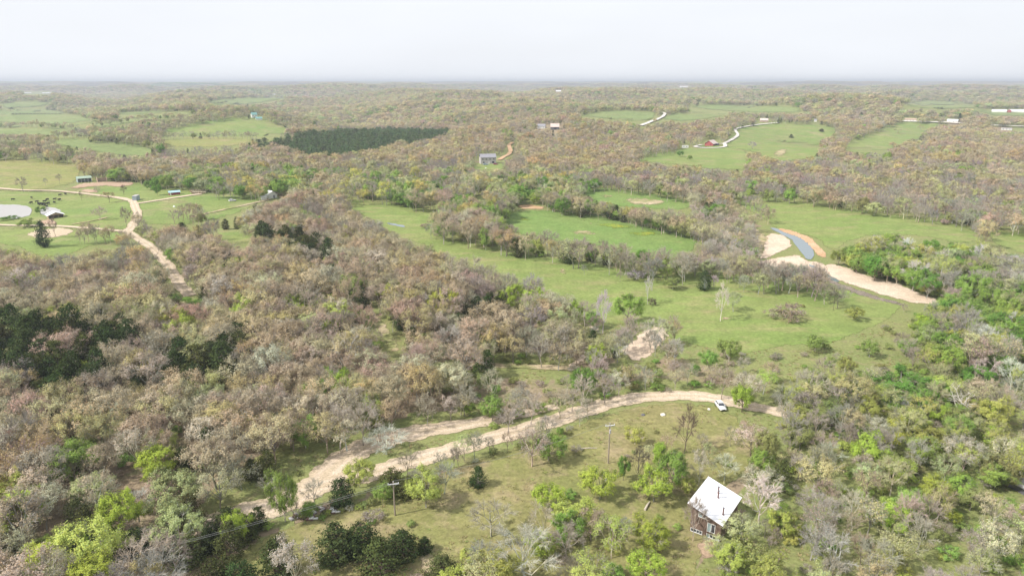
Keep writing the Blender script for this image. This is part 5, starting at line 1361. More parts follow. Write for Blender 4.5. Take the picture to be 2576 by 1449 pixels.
M_RED = plain_mat('barn_red', (0.36, 0.085, 0.085), 0.7, 0.12, 0.6)
M_DARKRED = plain_mat('dark_red_boards', (0.25, 0.045, 0.06), 0.7, 0.15, 0.8)
M_PINKROOF = plain_mat('faded_rust_roof', (0.58, 0.48, 0.44), 0.6, 0.15, 0.5)
M_GREENROOF = plain_mat('pale_green_metal', (0.33, 0.42, 0.33), 0.5, 0.12, 0.8)
M_BLUEROOF = plain_mat('pale_blue_metal', (0.38, 0.56, 0.62), 0.45, 0.1, 0.8)
M_TANWALL = plain_mat('tan_boards', (0.40, 0.30, 0.22), 0.8, 0.15, 0.8)
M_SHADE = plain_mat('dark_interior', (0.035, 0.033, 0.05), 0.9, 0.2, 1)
M_BLUEGREY = plain_mat('blue_grey_metal', (0.30, 0.37, 0.42), 0.5, 0.15, 1)
M_YELLOW = plain_mat('yellow_paint', (0.65, 0.5, 0.07), 0.5, 0.1, 1)
M_TEAL = plain_mat('teal_metal_roof', (0.16, 0.33, 0.31), 0.5, 0.12, 0.5)
M_BLACK = plain_mat('black_rubber', (0.02, 0.02, 0.02), 0.8, 0.2, 4)
M_CAR = plain_mat('white_car_paint', (0.74, 0.74, 0.75), 0.25, 0.03, 1, 0, 0.6)
M_CHROME = plain_mat('bright_metal', (0.6, 0.6, 0.62), 0.25, 0.05, 1, 0.9)
M_WOODPOLE = plain_mat('pole_wood', (0.30, 0.25, 0.20), 0.85, 0.25, 2.5, 0, 0.1, (3, 3, 0.3))
M_WIRE = plain_mat('wire', (0.34, 0.34, 0.33), 0.5, 0.05, 1, 0.5)
M_PORC = plain_mat('white_insulator', (0.75, 0.75, 0.76), 0.3, 0.03, 1)
M_BALE = plain_mat('pale_bale_straw', (0.62, 0.55, 0.42), 0.9, 0.12, 2.5)
M_BALEEND = plain_mat('bale_end', (0.25, 0.19, 0.12), 0.95, 0.25, 3)
M_HIDE = plain_mat('black_hide', (0.018, 0.016, 0.016), 0.7, 0.3, 3)
M_ROCK = plain_mat('pale_rock', (0.62, 0.58, 0.53), 0.9, 0.15, 2)
M_LOG = plain_mat('bleached_log', (0.55, 0.48, 0.40), 0.9, 0.15, 3)
M_DEADWOOD = plain_mat('dead_white_wood', (0.60, 0.55, 0.49), 0.85, 0.15, 2)
M_GREYTIN = plain_mat('old_grey_tin', (0.42, 0.40, 0.39), 0.6, 0.2, 1)

def cabin():
    ax = math.atan2(-0.58, 0.815)
    g0 = gz(33, 104)
    t = thing('cabin', (31.03, 101.88, g0), ax)
    tag(t, 'weathered brown cabin with a bright white slanting metal roof', 'house')
    W_, D_ = 5.35, 8.8
    zr = lambda x: 5.82 - (x + 0.55) * 0.318
    # walls, one object each, with real openings left for the windows on the front
    wins = [(1.25, 2.65, 3.45, 4.85), (2.95, 4.35, 1.25, 3.0), (0.12, 2.2, 0.12, 0.85), (2.95, 5.2, 0.12, 0.88)]
    xs = sorted({0.0, W_} | {w[0] for w in wins} | {w[1] for w in wins})
    m = MB()
    for xa, xb in zip(xs[:-1], xs[1:]):
        spans, z0 = [], 0.0
        for w in sorted(wins, key=lambda q: q[2]):
            if w[0] <= xa + 1e-6 and w[1] >= xb - 1e-6:
                spans.append((z0, w[2])); z0 = w[3]
        spans.append((z0, None))
        for a, b in spans:
            ta, tb = (zr(xa) - 0.02, zr(xb) - 0.02) if b is None else (b, b)
            m.hexa([(xa, 0, a), (xb, 0, a), (xb, 0.16, a), (xa, 0.16, a)], [(xa, 0, ta), (xb, 0, tb), (xb, 0.16, tb), (xa, 0.16, ta)])
    m.build('wall', M_BOARDS, t)
    for xa in (0.0, W_ - 0.16):
        m = MB(); m.hexa([(xa, 0.163, 0), (xa + 0.16, 0.163, 0), (xa + 0.16, D_, 0), (xa, D_, 0)], [(xa, 0.163, zr(xa) - 0.02), (xa + 0.16, 0.163, zr(xa + 0.16) - 0.02), (xa + 0.16, D_, zr(xa + 0.16) - 0.02), (xa, D_, zr(xa) - 0.02)])
        m.build('wall', M_BOARDS, t)
    m = MB(); m.hexa([(0.163, D_ - 0.16, 0), (W_ - 0.163, D_ - 0.16, 0), (W_ - 0.163, D_ - 0.003, 0), (0.163, D_ - 0.003, 0)], [(0.163, D_ - 0.16, zr(0.16) - 0.02), (W_ - 0.163, D_ - 0.16, zr(W_ - 0.16) - 0.02), (W_ - 0.163, D_ - 0.003, zr(W_ - 0.16) - 0.02), (0.163, D_ - 0.003, zr(0.16) - 0.02)])
    m.build('wall', M_BOARDS, t)
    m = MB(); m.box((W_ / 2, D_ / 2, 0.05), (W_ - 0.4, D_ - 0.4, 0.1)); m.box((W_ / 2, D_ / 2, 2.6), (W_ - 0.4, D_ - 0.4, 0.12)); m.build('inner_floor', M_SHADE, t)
    # windows
    for k, (xa, xb, za, zb) in enumerate(wins):
        n = 2 if k < 2 else 4
        f = MB(); b = 0.09 if k < 2 else 0.07
        f.box(((xa + xb) / 2, 0.02, zb - b / 2), (xb - xa, 0.12, b)); f.box(((xa + xb) / 2, 0.02, za + b / 2), (xb - xa, 0.12, b))
        for j in range(n + 1):
            x = xa + b / 2 + (xb - xa - b) * j / n
            f.box((x, 0.018, (za + zb) / 2), (b, 0.11, zb - za - 2 * b))
        w = f.build('window', M_WHITE, t)
        for j in range(n):
            x0 = xa + b / 2 + (xb - xa - b) * j / n + b / 2; x1 = xa + b / 2 + (xb - xa - b) * (j + 1) / n - b / 2
            p = MB(); p.box(((x0 + x1) / 2, 0.06, (za + zb) / 2), (x1 - x0, 0.02, zb - za - 2 * b))
            mt = (M_CURTAIN if j == 0 else M_GLASS) if k < 2 else (M_GLASS if (j + k) % 3 else M_CURTAIN if k == 3 else M_GLASS)
            p.build('pane', mt, w)
    # roof: ribbed white metal sheets on a dark edge board
    x0, x1, y0, y1 = -0.55, 5.8, -0.78, 9.35
    n = 10
    for j in range(n):
        ya, yb = y0 + (y1 - y0) * j / n, y0 + (y1 - y0) * (j + 1) / n - 0.02
        m = MB()
        m.hexa([(x0, ya, zr(x0)), (x1, ya, zr(x1)), (x1, yb, zr(x1)), (x0, yb, zr(x0))], [(x0, ya, zr(x0) + 0.05), (x1, ya, zr(x1) + 0.05), (x1, yb, zr(x1) + 0.05), (x0, yb, zr(x0) + 0.05)])
        m.hexa([(x0, yb - 0.05, zr(x0) + 0.052), (x1, yb - 0.05, zr(x1) + 0.052), (x1, yb, zr(x1) + 0.052), (x0, yb, zr(x0) + 0.052)], [(x0, yb - 0.05, zr(x0) + 0.085), (x1, yb - 0.05, zr(x1) + 0.085), (x1, yb, zr(x1) + 0.085), (x0, yb, zr(x0) + 0.085)])
        m.build('roof_panel', M_TIN, t)
    m = MB()
    for y in (y0 + 0.03, y1 - 0.03):
        m.hexa([(x0, y - 0.03, zr(x0) - 0.2), (x1, y - 0.03, zr(x1) - 0.2), (x1, y + 0.03, zr(x1) - 0.2), (x0, y + 0.03, zr(x0) - 0.2)], [(x0, y - 0.03, zr(x0) - 0.004), (x1, y - 0.03, zr(x1) - 0.004), (x1, y + 0.03, zr(x1) - 0.004), (x0, y + 0.03, zr(x0) - 0.004)])
    for x in (x0 + 0.03, x1 - 0.03):
        m.box((x, (y0 + y1) / 2, zr(x) - 0.11), (0.06, y1 - y0 - 0.13, 0.18))
    m.build('eave_board', M_BOARDS, t)
    # stove pipes
    for (px, py, h) in ((2.35, 6.55, 1.25), (2.75, 5.35, 1.35), (4.85, 2.0, 1.3)):
        m = MB(); z = zr(px) + 0.03
        m.tube((px, py, z), (px, py, z + h), 0.13, 0.13, 10); m.tube((px, py, z), (px, py, z + 0.1), 0.22, 0.16, 10)
        c = m.build('chimney_pipe', M_RUST, t)
        q = MB(); q.tube((px, py, z + h + 0.06), (px, py, z + h + 0.16), 0.22, 0.05, 10); q.tube((px, py, z + h), (px, py, z + h + 0.07), 0.05, 0.05, 6)
        q.build('cap', M_DARKWALL, c)
cabin()

def building(name, u, v, w, d, h, rise, turn, wall_m, roof_m, label, cat='house', wins=(), door=None, over=0.4, open_front=False, side_m=None, ridge='x', sink=3.0):
    """gabled building; u, v: middle of its near side's foot; turn: degrees from facing the camera"""
    p = at(u, v)
    face = math.atan2(p[0], p[1])
    rz = -face + R(turn)
    t = thing(name, (p[0], p[1], p[2]), rz)
    tag(t, label, cat)
    if open_front:
        m = MB(); m.box((0, d - 0.08, h / 2 - sink / 2), (w, 0.16, h + sink)); m.build('back_wall', wall_m, t)
        for s in (-1, 1):
            m = MB(); m.box((s * (w / 2 - 0.08), d / 2 - 0.1, h / 2 - sink / 2), (0.16, d - 0.24, h + sink)); m.build('side_wall', side_m or wall_m, t)
        n = open_front
        for j in range(n + 1):
            m = MB(); m.box((-w / 2 + 0.15 + (w - 0.3) * j / n, 0.12, h / 2 - sink / 2), (0.24, 0.22, h + sink)); m.build('post', M_WHITE if side_m is None else wall_m, t)
    else:
        m = MB(); m.box((0, d / 2, h / 2 - sink / 2), (w, d, h + sink))
        m.build('wall', wall_m, t)
    if rise > 0:
        if ridge == 'x':
            ga = [((-w / 2, 0, h), (-w / 2, d, h), (-w / 2, d / 2, h + rise)), ((w / 2, 0, h), (w / 2, d / 2, h + rise), (w / 2, d, h))]
            g = MB()
            for tri_ in ga:
                s = -1 if tri_[0][0] < 0 else 1
                a = [(x - s * 0.1, y, z - 0.01) for x, y, z in tri_]
                g.add(list(tri_) + a, [(0, 1, 2), (5, 4, 3), (0, 3, 4, 1), (1, 4, 5, 2), (2, 5, 3, 0)])
            g.build('gable', side_m or wall_m, t)
            m = MB(); k = rise / (d / 2); o = over
            for s in (0, 1):
                ya, yb = (-o, d / 2) if s == 0 else (d + o, d / 2)
                za = h - k * o
                lo = [(-w / 2 - o, ya, za), (w / 2 + o, ya, za), (w / 2 + o, yb, h + rise), (-w / 2 - o, yb, h + rise)]
                if s: lo = lo[::-1]
                m.hexa(lo, [(x, y, z + 0.16) for x, y, z in lo])
            m.build('roof', roof_m, t)
        else:
            g = MB()
            for y in (0, d):
                s = -1 if y == 0 else 1
                tri_ = [(-w / 2, y, h), (w / 2, y, h), (0, y, h + rise)]
                a = [(x, y - s * 0.1, z - 0.01) for x, y, z in tri_]
                g.add(tri_ + a, [(0, 1, 2), (5, 4, 3), (0, 3, 4, 1), (1, 4, 5, 2), (2, 5, 3, 0)])
            g.build('gable', side_m or wall_m, t)
            m = MB(); k = rise / (w / 2); o = over
            for s in (-1, 1):
                xa = s * (w / 2 + o); za = h - k * o
                lo = [(xa, -o, za), (0, -o, h + rise), (0, d + o, h + rise), (xa, d + o, za)]
                if s > 0: lo = lo[::-1]
                m.hexa(lo, [(x, y, z + 0.16) for x, y, z in lo])
            m.build('roof', roof_m, t)
    else:
        m = MB(); m.hexa([(-w / 2 - over, -over, h + 0.02 - rise), (w / 2 + over, -over, h + 0.02 - rise), (w / 2 + over, d + over, h + 0.02), (-w / 2 - over, d + over, h + 0.02)],
                         [(-w / 2 - over, -over, h + 0.18 - rise), (w / 2 + over, -over, h + 0.18 - rise), (w / 2 + over, d + over, h + 0.18), (-w / 2 - over, d + over, h + 0.18)])
        m.build('roof', roof_m, t)
    for (x, z, ww, hh) in wins:
        f = MB(); f.box((x, -0.03, z), (ww + 0.2, 0.08, hh + 0.2)); fr = f.build('window', M_WHITE, t)
        q = MB(); q.box((x, -0.085, z), (ww, 0.03, hh)); q.build('pane', M_GLASS, fr)
    if door:
        x, ww, hh, dm = door
        q = MB(); q.box((x, -0.05, hh / 2), (ww, 0.1, hh)); q.build('door', dm, t)
    return t
building('grey_house', 1229, 413, 15.0, 9.5, 6.3, 2.8, 10, M_GREYWALL, M_GREYROOF, 'long two-storey grey house alone in a clearing of the wood', wins=[(-5.5, 4.6, 1.2, 1.3), (-2.2, 4.6, 1.2, 1.3), (1.5, 4.6, 1.2, 1.3), (5.2, 4.6, 1.2, 1.3), (-4.6, 1.6, 1.6, 1.4), (4.4, 1.6, 2.4, 2.0)], door=(0.5, 1.2, 2.2, M_WHITE), side_m=M_DARKWALL)
building('red_barn', 1783, 368, 10.0, 13.0, 3.2, 3.4, -22, M_RED, M_PINKROOF, 'red barn with a steep gable at the loop of the pale drive', 'barn', ridge='y', over=0.9, door=(2.2, 1.6, 2.4, M_DARKRED))
building('carport', 1800, 367, 5.0, 5.0, 2.4, 0, -22, M_DARKWALL, M_GREYROOF, 'low dark lean-to on the east side of the red barn', 'shed', open_front=2, side_m=M_DARKWALL)
building('white_barn', 1396, 327, 12.0, 8.5, 4.0, 4.2, 4, M_DARKWALL, M_PINKROOF, 'barn with a faded pinkish white roof beside a grey farmhouse', 'barn', door=(0.5, 3, 3, M_SHADE))
building('farmhouse', 1361, 324, 11.0, 8.0, 3.6, 2.6, -12, M_WHITE, M_GREYROOF, 'grey-roofed farmhouse half hidden by trees next to the pinkish barn', wins=[(-3, 1.9, 1.2, 1.3), (0, 1.9, 1.2, 1.3), (3, 1.9, 1.2, 1.3)])
building('camper_trailer', 1724, 373, 7.5, 2.6, 2.8, 0, 14, M_WHITE, M_WHITE, 'white camper trailer parked at the wood edge west of the red barn', 'trailer', wins=[(-1.8, 1.7, 0.9, 0.7), (1.5, 1.7, 0.9, 0.7)], over=0.05)
building('open_shed', 214, 459, 9.5, 6.0, 3.2, 1.2, 8, M_BLUEGREY, M_GREENROOF, 'open-fronted cattle shed with a pale green roof above the dirt yard', 'shed', open_front=4)
building('tan_shed', 258, 459, 6.5, 5.5, 2.9, 1.1, 6, M_TANWALL, M_STRAW, 'small tan open shed east of the green-roofed one', 'shed', open_front=2, side_m=M_TANWALL)
building('red_shed', 440, 491, 6.6, 3.2, 1.9, 0.8, 8, M_DARKRED, M_BLUEROOF, 'low dark red shed with a pale blue roof at the pasture edge', 'shed', door=(-2.6, 0.9, 1.7, M_WHITE))
building('white_cottage', 687, 499, 6.0, 5.5, 2.4, 2.4, 25, M_WHITE, M_TIN, 'white-roofed cottage standing in the brown wood', ridge='y', door=(0.8, 0.9, 2.0, M_DARKWALL))
building('white_shed', 665, 503, 3.2, 2.6, 1.9, 0.7, 10, M_WHITE, M_TIN, 'tiny white shed just below the white-roofed cottage', 'shed')
building('pavilion', 142, 549, 7.6, 5.5, 1.9, 1.5, 8, M_TANWALL, M_TIN, 'open pavilion with a white gable roof beside the small pond', 'shed', open_front=3, ridge='y', side_m=M_TANWALL, over=0.7)
building('ridge_farmhouse', 641, 298, 9.0, 8.0, 6.0, 3.5, 12, M_WHITE, M_TEAL, 'tall white farmhouse with a dark teal roof on the ridge field', wins=[(-2.5, 4.4, 1.2, 1.5), (2.5, 4.4, 1.2, 1.5), (0, 1.7, 1.4, 1.6)])
building('garage', 652, 303, 10.0, 7.0, 3.0, 2.4, 6, M_WHITE, M_TEAL, 'low garage with a teal roof in front of the white ridge farmhouse', 'garage')
far_w = [('poultry_barn', 70, 236, 44, 14, 'long white farm shed, first of the two on the far western hill'), ('poultry_barn', 117, 236, 52, 14, 'longer white farm shed, second of the two on the far western hill'), ('hill_house', 288, 238, 18, 12, 'lone white house on the far western hill'),
         ('machine_barn', 2513, 284, 30, 14, 'long white-roofed barn at the east edge, before the red one'), ('machine_barn', 2562, 284, 34, 14, 'long white barn with a dark front at the far east edge'),
         ('hill_house', 1405, 232, 22, 14, 'pale farm building on the far ridge in the middle of the horizon'), ('poultry_barn', 1720, 220, 60, 16, 'long pale shed almost on the horizon'), ('hill_house', 2462, 242, 40, 14, 'pale buildings on the far eastern slope'),
         ('hill_house', 690, 240, 20, 10, 'small pale house on the far hill above the plantation')]
for nm, u, v, w, d, lb in far_w:
    building(nm, u, v, w, d, 4.0, 3.0, 3, M_WHITE, M_TIN, lb, 'barn' if 'barn' in nm else 'house', over=0.5)
building('red_gable_barn', 2538, 284, 9, 10, 4.5, 3.5, 0, M_RED, M_TIN, 'small red barn between the two long white barns at the east edge', 'barn', ridge='y')
building('ranch_house', 2290, 306, 20, 9, 3.0, 3.0, 4, M_WHITE, M_TANWALL, 'tan-roofed ranch house in trees on the far ridge', wins=[(-5, 1.7, 1.6, 1.3), (0, 1.7, 1.6, 1.3), (5, 1.7, 1.6, 1.3)])
building('ridge_house', 2395, 309, 18, 9, 3.2, 3.0, -4, M_WHITE, M_TIN, 'white house behind a dark shrub beside the tall spruce', wins=[(-5, 1.7, 1.6, 1.3), (2, 1.7, 1.6, 1.3)])
building('brick_house', 1922, 308, 13, 9, 3.2, 3.2, 6, M_TANWALL, M_PINKROOF, 'small pink-roofed house at the top of the hill field')
building('white_hut', 2051, 307, 5, 5, 3.4, 2.0, 0, M_WHITE, M_GREYROOF, 'little white hut between trees along the ridge road', 'hut')
building('mobile_home', 2532, 328, 16, 5, 2.8, 0.9, 10, M_WHITE, M_GREYTIN, 'white mobile home with a grey roof at the east edge wood', 'mobile home', wins=[(-5, 1.6, 1.4, 1.1), (0, 1.6, 1.4, 1.1), (5, 1.6, 1.4, 1.1)])
building('storage_trailer', 339, 506, 2.6, 6.5, 3.0, 0, -18, M_BLUEGREY, M_GREYTIN, 'blue-grey storage trailer parked at the road junction', 'trailer', over=0.05)
building('scrub_shed', 2256, 1038, 4.2, 4.0, 2.4, 0.9, 20, M_GREYTIN, M_GREYTIN, 'old pale grey shed almost lost in the scrub', 'shed')
building('collapsed_shed', 2566, 1240, 4.6, 3.6, 1.6, 0.8, -30, M_DARKWALL, M_GREYTIN, 'collapsed grey shed roof at the east edge of the scrub', 'shed', over=0.5)

# ------------------------------------------------------------------ vehicles
def car(name, u, v, heading, paint, label, sc=1.0, glass=M_GLASS):
    p = at(u, v)
    t = thing(name, (p[0], p[1], p[2] + 0.03), heading)
    t.scale = (sc,) * 3
    tag(t, label, 'car')
    m = MB()      # nose points along +x
    def ring(x, hw, z0, z1): return [(x, -hw, z0), (x, hw, z0), (x, hw, z1), (x, -hw, z1)]
    st = [(-2.3, 0.78, 0.45, 0.85), (-2.15, 0.88, 0.32, 1.0), (-1.2, 0.92, 0.28, 1.05), (0.9, 0.92, 0.28, 1.02), (1.6, 0.90, 0.28, 0.96), (2.15, 0.84, 0.32, 0.82), (2.32, 0.68, 0.42, 0.68)]
    vs_, fs = [], []
    for x, hw, z0, z1 in st:
        vs_ += [(x, -hw, z0), (x, hw, z0), (x, hw * 0.98, (z0 + z1) / 2 + 0.1), (x, hw * 0.9, z1), (x, -hw * 0.9, z1), (x, -hw * 0.98, (z0 + z1) / 2 + 0.1)]
    for i in range(len(st) - 1):
        for k in range(6):
            a, b = i * 6 + k, i * 6 + (k + 1) % 6
            fs.append((a, a + 6, b + 6, b))
    fs += [tuple(range(6)), tuple(range(len(vs_) - 1, len(vs_) - 7, -1))]
    m.add(vs_, fs)
    body = m.build('body', paint, t, True)
    c = MB()
    c.hexa([(-1.95, -0.80, 1.0), (0.95, -0.80, 1.0), (0.95, 0.80, 1.0), (-1.95, 0.80, 1.0)], [(-1.5, -0.64, 1.52), (0.12, -0.64, 1.52), (0.12, 0.64, 1.52), (-1.5, 0.64, 1.52)])
    c.build('cabin_glass', glass, t)
    r_ = MB(); r_.hexa([(-1.56, -0.67, 1.50), (0.16, -0.67, 1.50), (0.16, 0.67, 1.50), (-1.56, 0.67, 1.50)], [(-1.4, -0.56, 1.60), (0.0, -0.56, 1.60), (0.0, 0.56, 1.60), (-1.4, 0.56, 1.60)])
    for s in (-1, 1):
        for (xa, xb) in ((0.12, 0.95), (-0.62, -0.72), (-1.5, -1.95)):
            r_.tube((xa, s * 0.66, 1.51), (xb, s * 0.82, 1.0), 0.045, 0.045, 5)
    r_.build('roof', paint, t)
    for x in (-1.4, 1.42):
        for s in (-1, 1):
            w = MB(); w.tube((x, s * 0.70, 0.32), (x, s * 0.94, 0.32), 0.33, 0.33, 14); wo_ = w.build('wheel', M_BLACK, t)
            q = MB(); q.tube((x, s * 0.93, 0.32), (x, s * 0.955, 0.32), 0.2, 0.19, 10); q.build('rim', M_CHROME, wo_)
    for s in (-1, 1):
        q = MB(); q.box((2.2, s * 0.6, 0.70), (0.2, 0.3, 0.14)); q.build('headlight', M_PORC, t)
        q = MB(); q.box((0.75, s * 0.98, 1.06), (0.14, 0.16, 0.12)); q.build('mirror', paint, t)
    q = MB(); q.box((2.27, 0, 0.62), (0.14, 0.72, 0.16)); q.box((2.27, 0, 0.44), (0.12, 1.1, 0.1)); q.build('grille', M_BLACK, t)
car('parked_car', 1812, 1026, math.atan2(-0.97, 0.06), M_CAR, 'white car parked nose-down at the bend of the gravel road', 0.92)
car('parked_car', 585, 507, R(35), M_CAR, 'white car parked at the end of the straw track in the farm')
car('parked_car', 1247, 415, R(10), M_DARKRED, 'dark red car in front of the long grey house')
car('parked_car', 1222, 416, R(5), M_BLUEGREY, 'blue-grey pickup beside the red car at the long grey house', 1.1)
def barrow(u, v):
    p = at(u, v); t = thing('yellow_tractor', tuple(p), R(30))
    tag(t, 'small yellow tractor on the grass by the red shed', 'tractor')
    m = MB(); m.hexa([(-1.1, -0.5, 0.5), (1.1, -0.45, 0.5), (1.1, 0.45, 0.5), (-1.1, 0.5, 0.5)], [(-1.0, -0.45, 1.0), (1.05, -0.38, 1.05), (1.05, 0.38, 1.05), (-1.0, 0.45, 1.0)]); m.build('hood', M_YELLOW, t)
    m = MB(); m.box((-0.6, 0, 1.3), (0.5, 0.5, 0.5)); m.build('seat', M_BLACK, t)
    for x, r in ((-0.75, 0.6), (0.85, 0.38)):
        for s in (-1, 1):
            m = MB(); m.tube((x, s * 0.5, r), (x, s * 0.8, r), r, r, 12); m.build('wheel', M_BLACK, t)
barrow(446, 483)

# ------------------------------------------------------------------ poles and wires
def pole(u, v, top_v, label, z=None, xy=None):
    if xy is None:
        p = at(u, v)
    else:
        p = np.array([xy[0], xy[1], gz(*xy)])
    h = z or 3.0
    if z is None:
        while project(p + np.array([0, 0, h]))[1] > top_v:
            h += 0.05
    t = thing('utility_pole', tuple(p), R(12))
    tag(t, label, 'utility pole', 'wooden poles of the power line')
    m = MB(); m.tube((0, 0, -0.3), (0, 0, h), 0.16, 0.11, 10); m.build('pole', M_WOODPOLE, t)
    m = MB(); m.box((0, -0.13, h - 0.35), (2.0, 0.12, 0.14)); arm = m.build('crossarm', M_PORC, t)
    for x in (-0.9, 0.9):
        q = MB(); q.tube((x, -0.13, h - 0.28), (x, -0.13, h - 0.02), 0.07, 0.05, 8); q.build('insulator', M_PORC, arm)
    q = MB(); q.tube((0, 0, h), (0, 0, h + 0.22), 0.06, 0.05, 8); q.build('insulator', M_PORC, t)
    for s in (-1, 1):
        q = MB(); q.tube((s * 0.7, -0.11, h - 0.4), (0, -0.11, h - 1.0), 0.025, 0.025, 5); q.build('brace', M_WIRE, t)
    if h > 8.5:
        q = MB(); q.tube((0.0, -0.3, h - 2.0), (0.0, -0.3, h - 1.2), 0.2, 0.2, 10); q.build('transformer', M_GREYTIN, t)
    c, s = math.cos(R(12)), math.sin(R(12))
    return [p + np.array([x * c + 0.13 * s, x * s - 0.13 * c, h - 0.02]) for x in (-0.9, 0.9)] + [p + np.array([0, 0, h + 0.22])]
pa = pole(994, 1296, 1212, 'short wooden pole with a white crossarm beside the lower lawn hedge')
pb = pole(1530, 1165, 1066, 'tall wooden pole standing alone in the upper lawn')
d0 = FPX * FWD + (-330 - 1288) * np.array([1.0, 0, 0]) + (724.5 - 1540) * UPV
tt = (8.0 - HC) / d0[2]; q3 = d0 * tt
pc_h = 8.0
pc = [np.array([q3[0] + dx, q3[1] + dx * 0.2, gz(q3[0], q3[1]) + pc_h]) for dx in (-0.9, 0.9, 0)]
pole(0, 0, 0, 'wooden pole beyond the west edge that carries the wires on', z=8.0, xy=(q3[0], q3[1]))
WL = [('left wire of the span from the short pole to the west edge', pa[0], pc[0]), ('right wire of the span from the short pole to the west edge', pa[1], pc[1]), ('wire from the short pole up to the tall pole on the lawn', pa[2], pb[2])]
for lb, a, b in WL:
    n = 28; sag = 1.3; pts = []
    for k in range(n + 1):
        t_ = k / n; p = a * (1 - t_) + b * t_; p = p - np.array([0, 0, sag * 4 * t_ * (1 - t_)]); pts.append(tuple(p))
    m = MB()
    for p, q in zip(pts[:-1], pts[1:]):
        m.tube(p, q, 0.024, 0.024, 4)
    tag(m.build('power_line', M_WIRE), lb, 'wire', 'wires of the power line')

# ------------------------------------------------------------------ hay bales, cattle, small things
ORD = ['first', 'second', 'third', 'fourth', 'fifth', 'sixth', 'seventh', 'eighth', 'ninth', 'tenth']
def bale_mesh():
    m = MB(); m.tube((-0.7, 0, 0.78), (0.7, 0, 0.78), 0.78, 0.78, 14); m.tube((-0.72, 0, 0.78), (-0.70, 0, 0.78), 0.7, 0.78, 14, 1); m.tube((0.70, 0, 0.78), (0.72, 0, 0.78), 0.78, 0.7, 14, 1)
    return m
for rw, (v0, n, off, nm) in enumerate(((481.5, 9, 0, 'back'), (485.0, 9, 2, 'middle'), (488.5, 8, 5, 'front'))):
    for k in range(n):
        u = 481 + off + k * 4.2
        p = at(u, v0 - k * 0.12)
        if rw == 0 and k == 0:
            b0 = bale_mesh().build('hay_bale', [M_BALE, M_BALEEND]); o = b0
        else:
            o = b0.copy(); COL.objects.link(o)
        o.location = tuple(p); o.rotation_euler = (0, 0, R(70 + ((k * 37 + rw * 11) % 25)))
        tag(o, f'pale round hay bale, {ORD[k]} from the west in the {nm} row of the stack', 'hay bale', 'round hay bales stacked on the pasture')
def cow_mesh():
    """one continuous body: rings along the back, with legs, neck, head and tail grown out of it"""
    bm = bmesh.new()
    def tube(path, sides=8):
        prev = None
        for (x, y, z, ry, rz) in path:
            ring = [bm.verts.new((x, y + ry * math.cos(2 * math.pi * k / sides), z + rz * math.sin(2 * math.pi * k / sides))) for k in range(sides)]
            if prev:
                for k in range(sides):
                    bm.faces.new((prev[k], prev[(k + 1) % sides], ring[(k + 1) % sides], ring[k]))
            else:
                bm.faces.new(ring[::-1])
            prev = ring
        bm.faces.new(prev)
    tube([(-0.95, 0, 1.05, 0.12, 0.18), (-0.8, 0, 1.02, 0.28, 0.34), (-0.3, 0, 0.95, 0.36, 0.40), (0.3, 0, 0.95, 0.36, 0.42), (0.7, 0, 1.0, 0.28, 0.38), (0.95, 0, 1.08, 0.17, 0.26), (1.2, 0, 1.0, 0.13, 0.18), (1.4, 0, 0.82, 0.13, 0.16), (1.6, 0, 0.62, 0.09, 0.10), (1.68, 0, 0.55, 0.06, 0.07)])
    def leg(x, y, hind):
        prev = None
        for z, r, dx in ((0.95, 0.15, 0.0), (0.62, 0.10, 0.05 if hind else 0.0), (0.36, 0.065, -0.06 if hind else 0.02), (0.06, 0.06, -0.02), (0.0, 0.075, 0.0)):
            ring = [bm.verts.new((x + dx + r * math.cos(k * 1.0472), y + r * 0.8 * math.sin(k * 1.0472), z)) for k in range(6)]
            if prev:
                for k in range(6):
                    bm.faces.new((prev[k], ring[k], ring[(k + 1) % 6], prev[(k + 1) % 6]))
            prev = ring
        bm.faces.new(prev[::-1])
    for x, hind in ((-0.72, True), (0.62, False)):
        for y in (-0.2, 0.2):
            leg(x, y, hind)
    for y in (-0.17, 0.17):     # ears
        a = [bm.verts.new(q) for q in ((1.36, y * 0.6, 0.94), (1.42, y * 0.6, 0.90), (1.36, y * 1.7, 0.95))]
        bm.faces.new(a)
    a = [bm.verts.new(q) for q in ((-0.96, 0.02, 1.2), (-0.96, -0.02, 1.2), (-1.06, -0.02, 0.55), (-1.06, 0.02, 0.55))]
    bm.faces.new(a)
    me = bpy.data.meshes.new('cow'); bm.to_mesh(me); bm.free(); me.materials.append(M_HIDE)
    me.polygons.foreach_set('use_smooth', [True] * len(me.polygons))
    return me
CW = [(345, 245, 'alone at the west side of the pond pasture'), (845, 200, 'alone above the gap between the ponds'), (835, 340, 'just above the corner of the larger pond'), (980, 305, 'standing above the huddled herd'), (1030, 350, 'at the west end of the huddled herd'),
      (1058, 371, 'second from the west in the huddled herd'), (1092, 374, 'third from the west in the huddled herd'), (1130, 358, 'fourth from the west in the huddled herd'), (1168, 371, 'fifth from the west in the huddled herd'), (1185, 295, 'uphill of the middle of the herd'),
      (1190, 405, 'between the herd and the small pond'), (1265, 255, 'farther uphill of the herd'), (1242, 363, 'at the east end of the huddled herd'), (1250, 432, 'drinking at the small pond'), (1290, 352, 'just past the east end of the herd'),
      (1455, 235, 'upper of a pair east of the herd'), (1450, 325, 'lower of a pair east of the herd'), (1590, 255, 'easternmost on the level of the herd'), (1595, 125, 'left of two nearest the upper track'), (1745, 100, 'right of two nearest the upper track')]
cm_ = cow_mesh()
